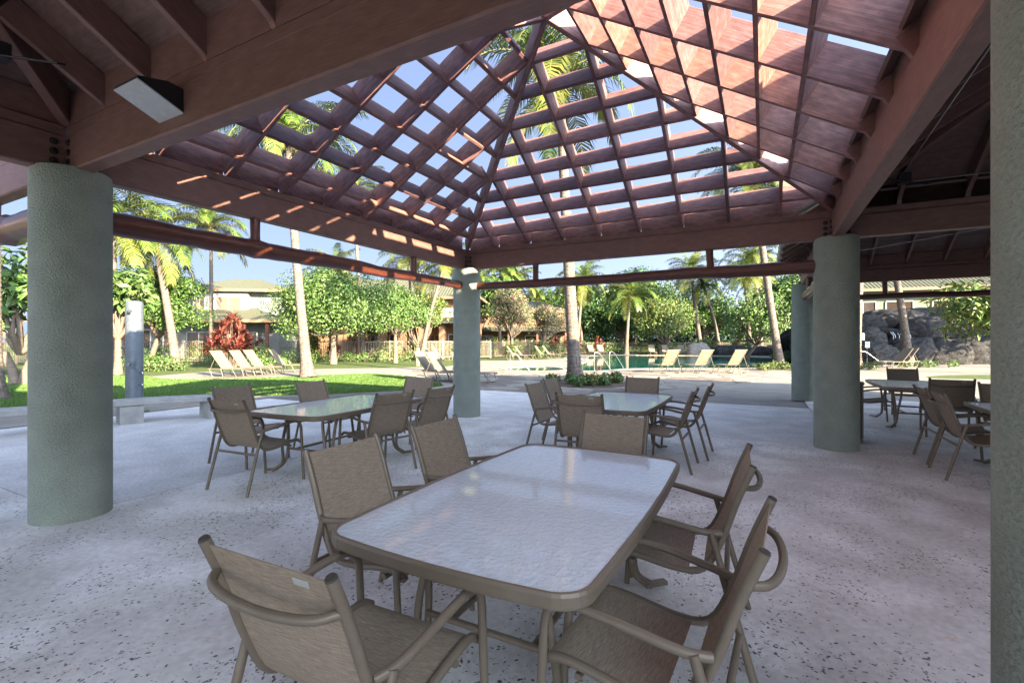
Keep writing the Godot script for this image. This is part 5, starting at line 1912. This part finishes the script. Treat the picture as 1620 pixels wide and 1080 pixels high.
	for k in 20:
		var a := TAU * k / 20.0
		var d := Vector3(cos(a), 0, sin(a))
		part("slat", bar_mesh(d * 0.208 + Vector3(0, 0.055, 0), d * 0.208 + Vector3(0, 0.838, 0), 0.052, 0.014, d, 0.003), M.bin, bn)
	# bollard light on the lawn
	var bo := thing("bollard_light", "short pale green bollard on the lawn among the loungers", "bollard", g(-5.95, 30.0, -0.03))
	part("shaft", lathe_mesh([Vector2(0.0, 0.0), Vector2(0.13, 0.0), Vector2(0.12, 0.95), Vector2(0.0, 0.95)], 16), M.wall_green, bo)
	part("cap", lathe_mesh([Vector2(0.0, 1.16), Vector2(0.06, 1.15), Vector2(0.135, 1.08), Vector2(0.135, 0.99), Vector2(0.10, 0.95)], 16), M.wall_green, bo)
	# pool hand rails
	handrail("bent steel handrail rising at the left rim of the spa", -0.1, 23.9, 0.9, 0.15)
	handrail("bent steel handrail at the step of the large pool behind the thick palm", 4.5, 26.0, 0.9, 0.4)
	handrail("second bent steel handrail at the large pool, right one", 5.6, 27.3, 0.9, 0.5)
	handrail("steel handrail slanting down beside the loungers at the rocks", 20.5, 28.2, 1.5, 0.0)

func smooth_path(p: Array, n: int) -> Array:
	var out := []
	for i in p.size() - 1:
		var a: Vector2 = p[max(i - 1, 0)]
		var d: Vector2 = p[min(i + 2, p.size() - 1)]
		for k in n:
			out.append((p[i] as Vector2).cubic_interpolate(p[i + 1], a, d, float(k) / n))
	out.append(p[p.size() - 1])
	return out

func handrail(label: String, x: float, z: float, run: float, turn: float):
	var o := thing("handrail", label, "handrail", g(x, z), turn)
	part("rail", tube_mesh(fillet([Vector3(0, 0.0, 0), Vector3(0, 0.92, 0), Vector3(run * 0.35, 0.88, 0), Vector3(run * 1.15, -0.02, 0)], 0.14, 5), 0.021, 9), M.steel, o)
	part("flange", lathe_mesh([Vector2(0.05, 0.0), Vector2(0.05, 0.02), Vector2(0.0, 0.02)], 12), M.steel, o)

# ------------------------------------------------------------------ low plants
func ti_plant(label: String, x: float, z: float, h: float, wd: float, n: int, cols: Array, sd: int, y0 := 0.0):
	var r := RandomNumberGenerator.new()
	r.seed = sd
	var o := thing("ti_plant", label, "plant", g(x, z, y0))
	var st := begin()
	var L := Leaves.new()
	var heads: int = max(3, int(n / 26))
	for k in heads:
		var a := r.randf() * TAU
		var q := sqrt(r.randf())
		var top := Vector3(cos(a) * wd * q * 0.75, h * (1.0 - 0.62 * q) * r.randf_range(0.78, 1.0), sin(a) * wd * q * 0.75)
		tube(st, [Vector3(top.x * 0.25, 0, top.z * 0.25), top * Vector3(0.7, 0.5, 0.7), top], [0.025, 0.02, 0.015], 5, false)
		for i in 26:
			var t := i / 26.0
			var d := rdir(r)
			d.y = lerpf(-0.35, 1.1, t)
			d = d.normalized()
			var side := d.cross(Vector3.UP).normalized()
			var nor := side.cross(d).normalized()
			L.leaf(top + Vector3(0, (t - 0.7) * 0.5 * h * 0.25, 0), d, side, nor, r.randf_range(0.4, 0.62) * h * 0.22 + 0.12, 0.085, pick(cols, r))
	part("stems", finish(st), M.bark, o)
	part("foliage", L.mesh(), M.ti, o)

func shrub(called: String, label: String, x: float, z: float, w: float, h: float, d: float, n: int, ln: float, cols: Array, sd: int, y0 := 0.0, group := ""):
	var r := RandomNumberGenerator.new()
	r.seed = sd
	var o := thing(called, label, "shrub", g(x, z, y0), 0.0, group)
	var L := Leaves.new()
	var st := begin()
	var cl: int = max(4, int(w * d * 2.0 / max(h, 0.3)))
	cl = min(cl, 24)
	for k in cl:
		var p := Vector3(r.randf_range(-0.5, 0.5) * w, h * r.randf_range(0.35, 0.62), r.randf_range(-0.5, 0.5) * d)
		tube(st, [Vector3(p.x * 0.8, 0, p.z * 0.8), p], [0.02, 0.01], 5, false)
		scatter_leaves(L, p, Vector3(max(h * 0.5, w / cl), h * 0.42, max(h * 0.5, d / cl)), int(n / cl), ln, 0.5, cols, r, 0.0)
	part("stems", finish(st), M.bark, o)
	part("foliage", L.mesh(), M.leaf, o)
	return o

func make_small_plants():
	ti_plant("tall bright red leafed plant behind the row of four loungers", -15.6, 26.4, 3.1, 1.5, 1300, RED, 1)
	ti_plant("dark purple leafed plant left of the forked tree at the fence", -13.9, 33.5, 2.4, 0.7, 200, PURPLE, 2)
	ti_plant("second dark purple plant close to the forked tree trunk", -12.6, 34.0, 2.2, 0.6, 160, PURPLE, 3)
	ti_plant("red leafed plant left of the thick palm trunk across the pool", 4.7, 52.5, 2.4, 0.9, 260, RED, 4)
	ti_plant("red leafed plant right of the thick palm trunk across the pool", 7.0, 54.4, 3.4, 1.2, 330, RED, 5)
	ti_plant("red leafed plant left of the short drooping palm across the pool", 10.3, 56.4, 2.4, 1.0, 260, RED, 6)
	ti_plant("dark red plant below the tall palm on the grassy rise", 23.0, 55.0, 2.7, 1.1, 260, PURPLE, 7)
	ti_plant("dark red plant with two heads left of the grove palms", 26.6, 56.0, 2.8, 0.8, 200, RED, 8)
	ti_plant("small red plant seen behind the fence near the leaning palm", -18.6, 35.0, 1.9, 0.5, 130, RED, 9)
	# bed round the thick palm
	var bed := structure("flower_bed", slab_mesh(bed_poly(), 0.03, 0.03), M.soil)
	var labels := ["low leafy plant in the palm bed, the left one", "low leafy plant in the palm bed in front of the trunk", "low leafy plant in the palm bed, right of the trunk", "low leafy plant with orange flowers at the right end of the palm bed"]
	var spots := [[1.75, 16.4], [2.5, 15.9], [3.2, 16.2], [3.8, 16.8]]
	for k in 4:
		var o: Node3D = shrub("bed_plant", labels[k], spots[k][0], spots[k][1], 0.8, 0.42, 0.8, 700, 0.10, BRIGHT, 60 + k, 0.03, "low plants in the palm bed")
		if k == 1 or k == 3:
			var L := Leaves.new()
			var r := RandomNumberGenerator.new()
			r.seed = k
			for i in 8:
				var p := Vector3(r.randf_range(-0.4, 0.4), r.randf_range(0.2, 0.4), r.randf_range(0.1, 0.45))
				for j in 6:
					var d := rdir(r)
					L.leaf(p, d, d.cross(Vector3.UP).normalized(), Vector3.UP, 0.05, 0.035, Color(0.75, 0.28, 0.02))
			part("flowers", L.mesh(), M.leaf, o)
	shrub("flowering_shrub", "low yellow flowering shrub at the foot of the banded palm", 14.0, 24.9, 2.6, 0.5, 0.9, 1500, 0.10, YELLOW, 70)
	shrub("flowering_shrub", "low yellow shrub seen between the right column and the litter bin", 18.2, 25.2, 2.0, 0.5, 0.8, 1000, 0.10, YELLOW, 71)
	shrub("creeping_plant", "low green creeper growing over the paving before the rocks", 24.0, 27.3, 3.4, 0.45, 0.7, 1200, 0.10, BRIGHT, 72)
	# hedges and shrubs along the fence
	var hs := [
		[-18.8, 24.6, 4.5, 0.9, 1.0, "clipped low hedge behind the shower post", BRIGHT, 1800],
		[-15.2, 27.4, 5.0, 0.8, 1.2, "low hedge between the leaning palm and the four loungers", BRIGHT, 1800],
		[-21.5, 31.0, 5.0, 1.5, 1.4, "tall green shrub against the fence left of the leaning palm", GREEN, 1600],
		[-15.5, 33.0, 4.0, 1.4, 1.2, "green shrub against the fence behind the red plant", GREEN, 1500],
		[-10.5, 35.6, 5.5, 0.8, 1.2, "low hedge at the fence right of the forked tree", BRIGHT, 1800],
		[-9.4, 38.6, 3.4, 1.7, 1.2, "yellowish shrub at the fence before the tan house", YELLOW, 1300],
		[-6.0, 42.6, 3.2, 1.6, 1.2, "yellowish shrub at the fence below the spreading tree", YELLOW, 1300],
		[-2.5, 45.0, 3.6, 1.5, 1.2, "green shrub at the fence right of the far column", BRIGHT, 1300],
		[1.2, 45.0, 2.6, 1.3, 1.0, "shrub with red flowers under the pink tree", YELLOW, 1100],
		[4.2, 50.0, 2.8, 1.5, 1.2, "round green shrub left of the thick palm across the pool", BRIGHT, 1300],
		[-1.2, 57.0, 6.0, 2.2, 1.4, "bright clipped hedge before the low brown house, left part", BRIGHT, 1600],
		[4.0, 57.5, 5.0, 2.2, 1.4, "bright clipped hedge before the low brown house, right part", BRIGHT, 1600],
		[11.0, 58.6, 6.0, 1.7, 1.4, "dark hedge behind the far loungers, left part", GREEN, 1600],
		[17.5, 59.6, 6.5, 1.7, 1.4, "dark hedge behind the far loungers, middle part", GREEN, 1600],
		[21.8, 53.4, 3.6, 1.9, 1.6, "yellow green shrub between the boulders across the pool", YELLOW, 1300],
		[25.6, 53.0, 2.2, 1.6, 1.2, "green shrub right of the long low boulder across the pool", BRIGHT, 1000],
		[30.5, 52.0, 4.5, 1.5, 1.4, "fern like shrub at the foot of the grove palms", BRIGHT, 1300],
		[19.8, 34.5, 1.8, 0.9, 1.0, "yellow shrub beside the teal column at the pool", YELLOW, 800],
		[-20.5, 17.5, 3.0, 1.4, 1.6, "shrub at the foot of the gnarled plumeria", GREEN, 1200]]
	var k := 0
	for q in hs:
		shrub("shrub", q[5], q[0], q[1], q[2], q[3], q[4], q[7], 0.13 if q[1] < 40.0 else 0.2, q[6], 400 + k)
		k += 1

func bed_poly() -> Array:
	var out := []
	for k in 24:
		out.append([2.65 + 1.5 * cos(TAU * k / 24), 17.0 + 1.7 * sin(TAU * k / 24)])
	return out

# ------------------------------------------------------------------ grass blades on the nearer lawn
func make_grass():
	var L := Leaves.new()
	var r := RandomNumberGenerator.new()
	r.seed = 3
	for k in 9:
		var d := Vector3(r.randf_range(-0.6, 0.6), 1.0, r.randf_range(-0.6, 0.6)).normalized()
		var s := d.cross(Vector3(r.randf_range(-1, 1), 0, r.randf_range(-1, 1))).normalized()
		L.leaf(Vector3(r.randf_range(-0.06, 0.06), 0, r.randf_range(-0.06, 0.06)), d, s, s.cross(d).normalized(), r.randf_range(0.035, 0.06), 0.012, pick([Color(0.0612, 0.1326, 0.0180), Color(0.0952, 0.1638, 0.0270), Color(0.0408, 0.1014, 0.0180)], r))
	var mm := MultiMesh.new()
	mm.transform_format = MultiMesh.TRANSFORM_3D
	mm.mesh = L.mesh()
	var pts := []
	var area := to_pv([[-16, 9.9], [-11.6, 10.9], [-9.9, 11.7], [-7.25, 13.2], [-5.1, 13.55], [-3.35, 14.55], [-2.4, 16.1], [-3.0, 18.4], [-4.8, 20.8], [-6.7, 22.5], [-8.9, 20.9], [-11, 19.3], [-13.6, 18.9], [-15.7, 20.4], [-20, 22], [-22, 15]])
	while pts.size() < 42000:
		var p := Vector2(r.randf_range(-22, -2.4), r.randf_range(9.9, 22.5))
		if Geometry2D.is_point_in_polygon(p, area):
			pts.append(p)
	mm.instance_count = pts.size()
	for i in pts.size():
		var b := Basis(Vector3.UP, r.randf() * TAU).scaled(Vector3.ONE * r.randf_range(0.7, 1.4))
		mm.set_instance_transform(i, Transform3D(b, g(pts[i].x, pts[i].y, -0.03)))
	var o := MultiMeshInstance3D.new()
	o.name = "grass"
	o.multimesh = mm
	o.material_override = M.leaf
	add_child(o)
	o.set_meta("kind", "stuff")
	tag(o, "short mown grass blades of the lawn beside the pavilion", "grass")
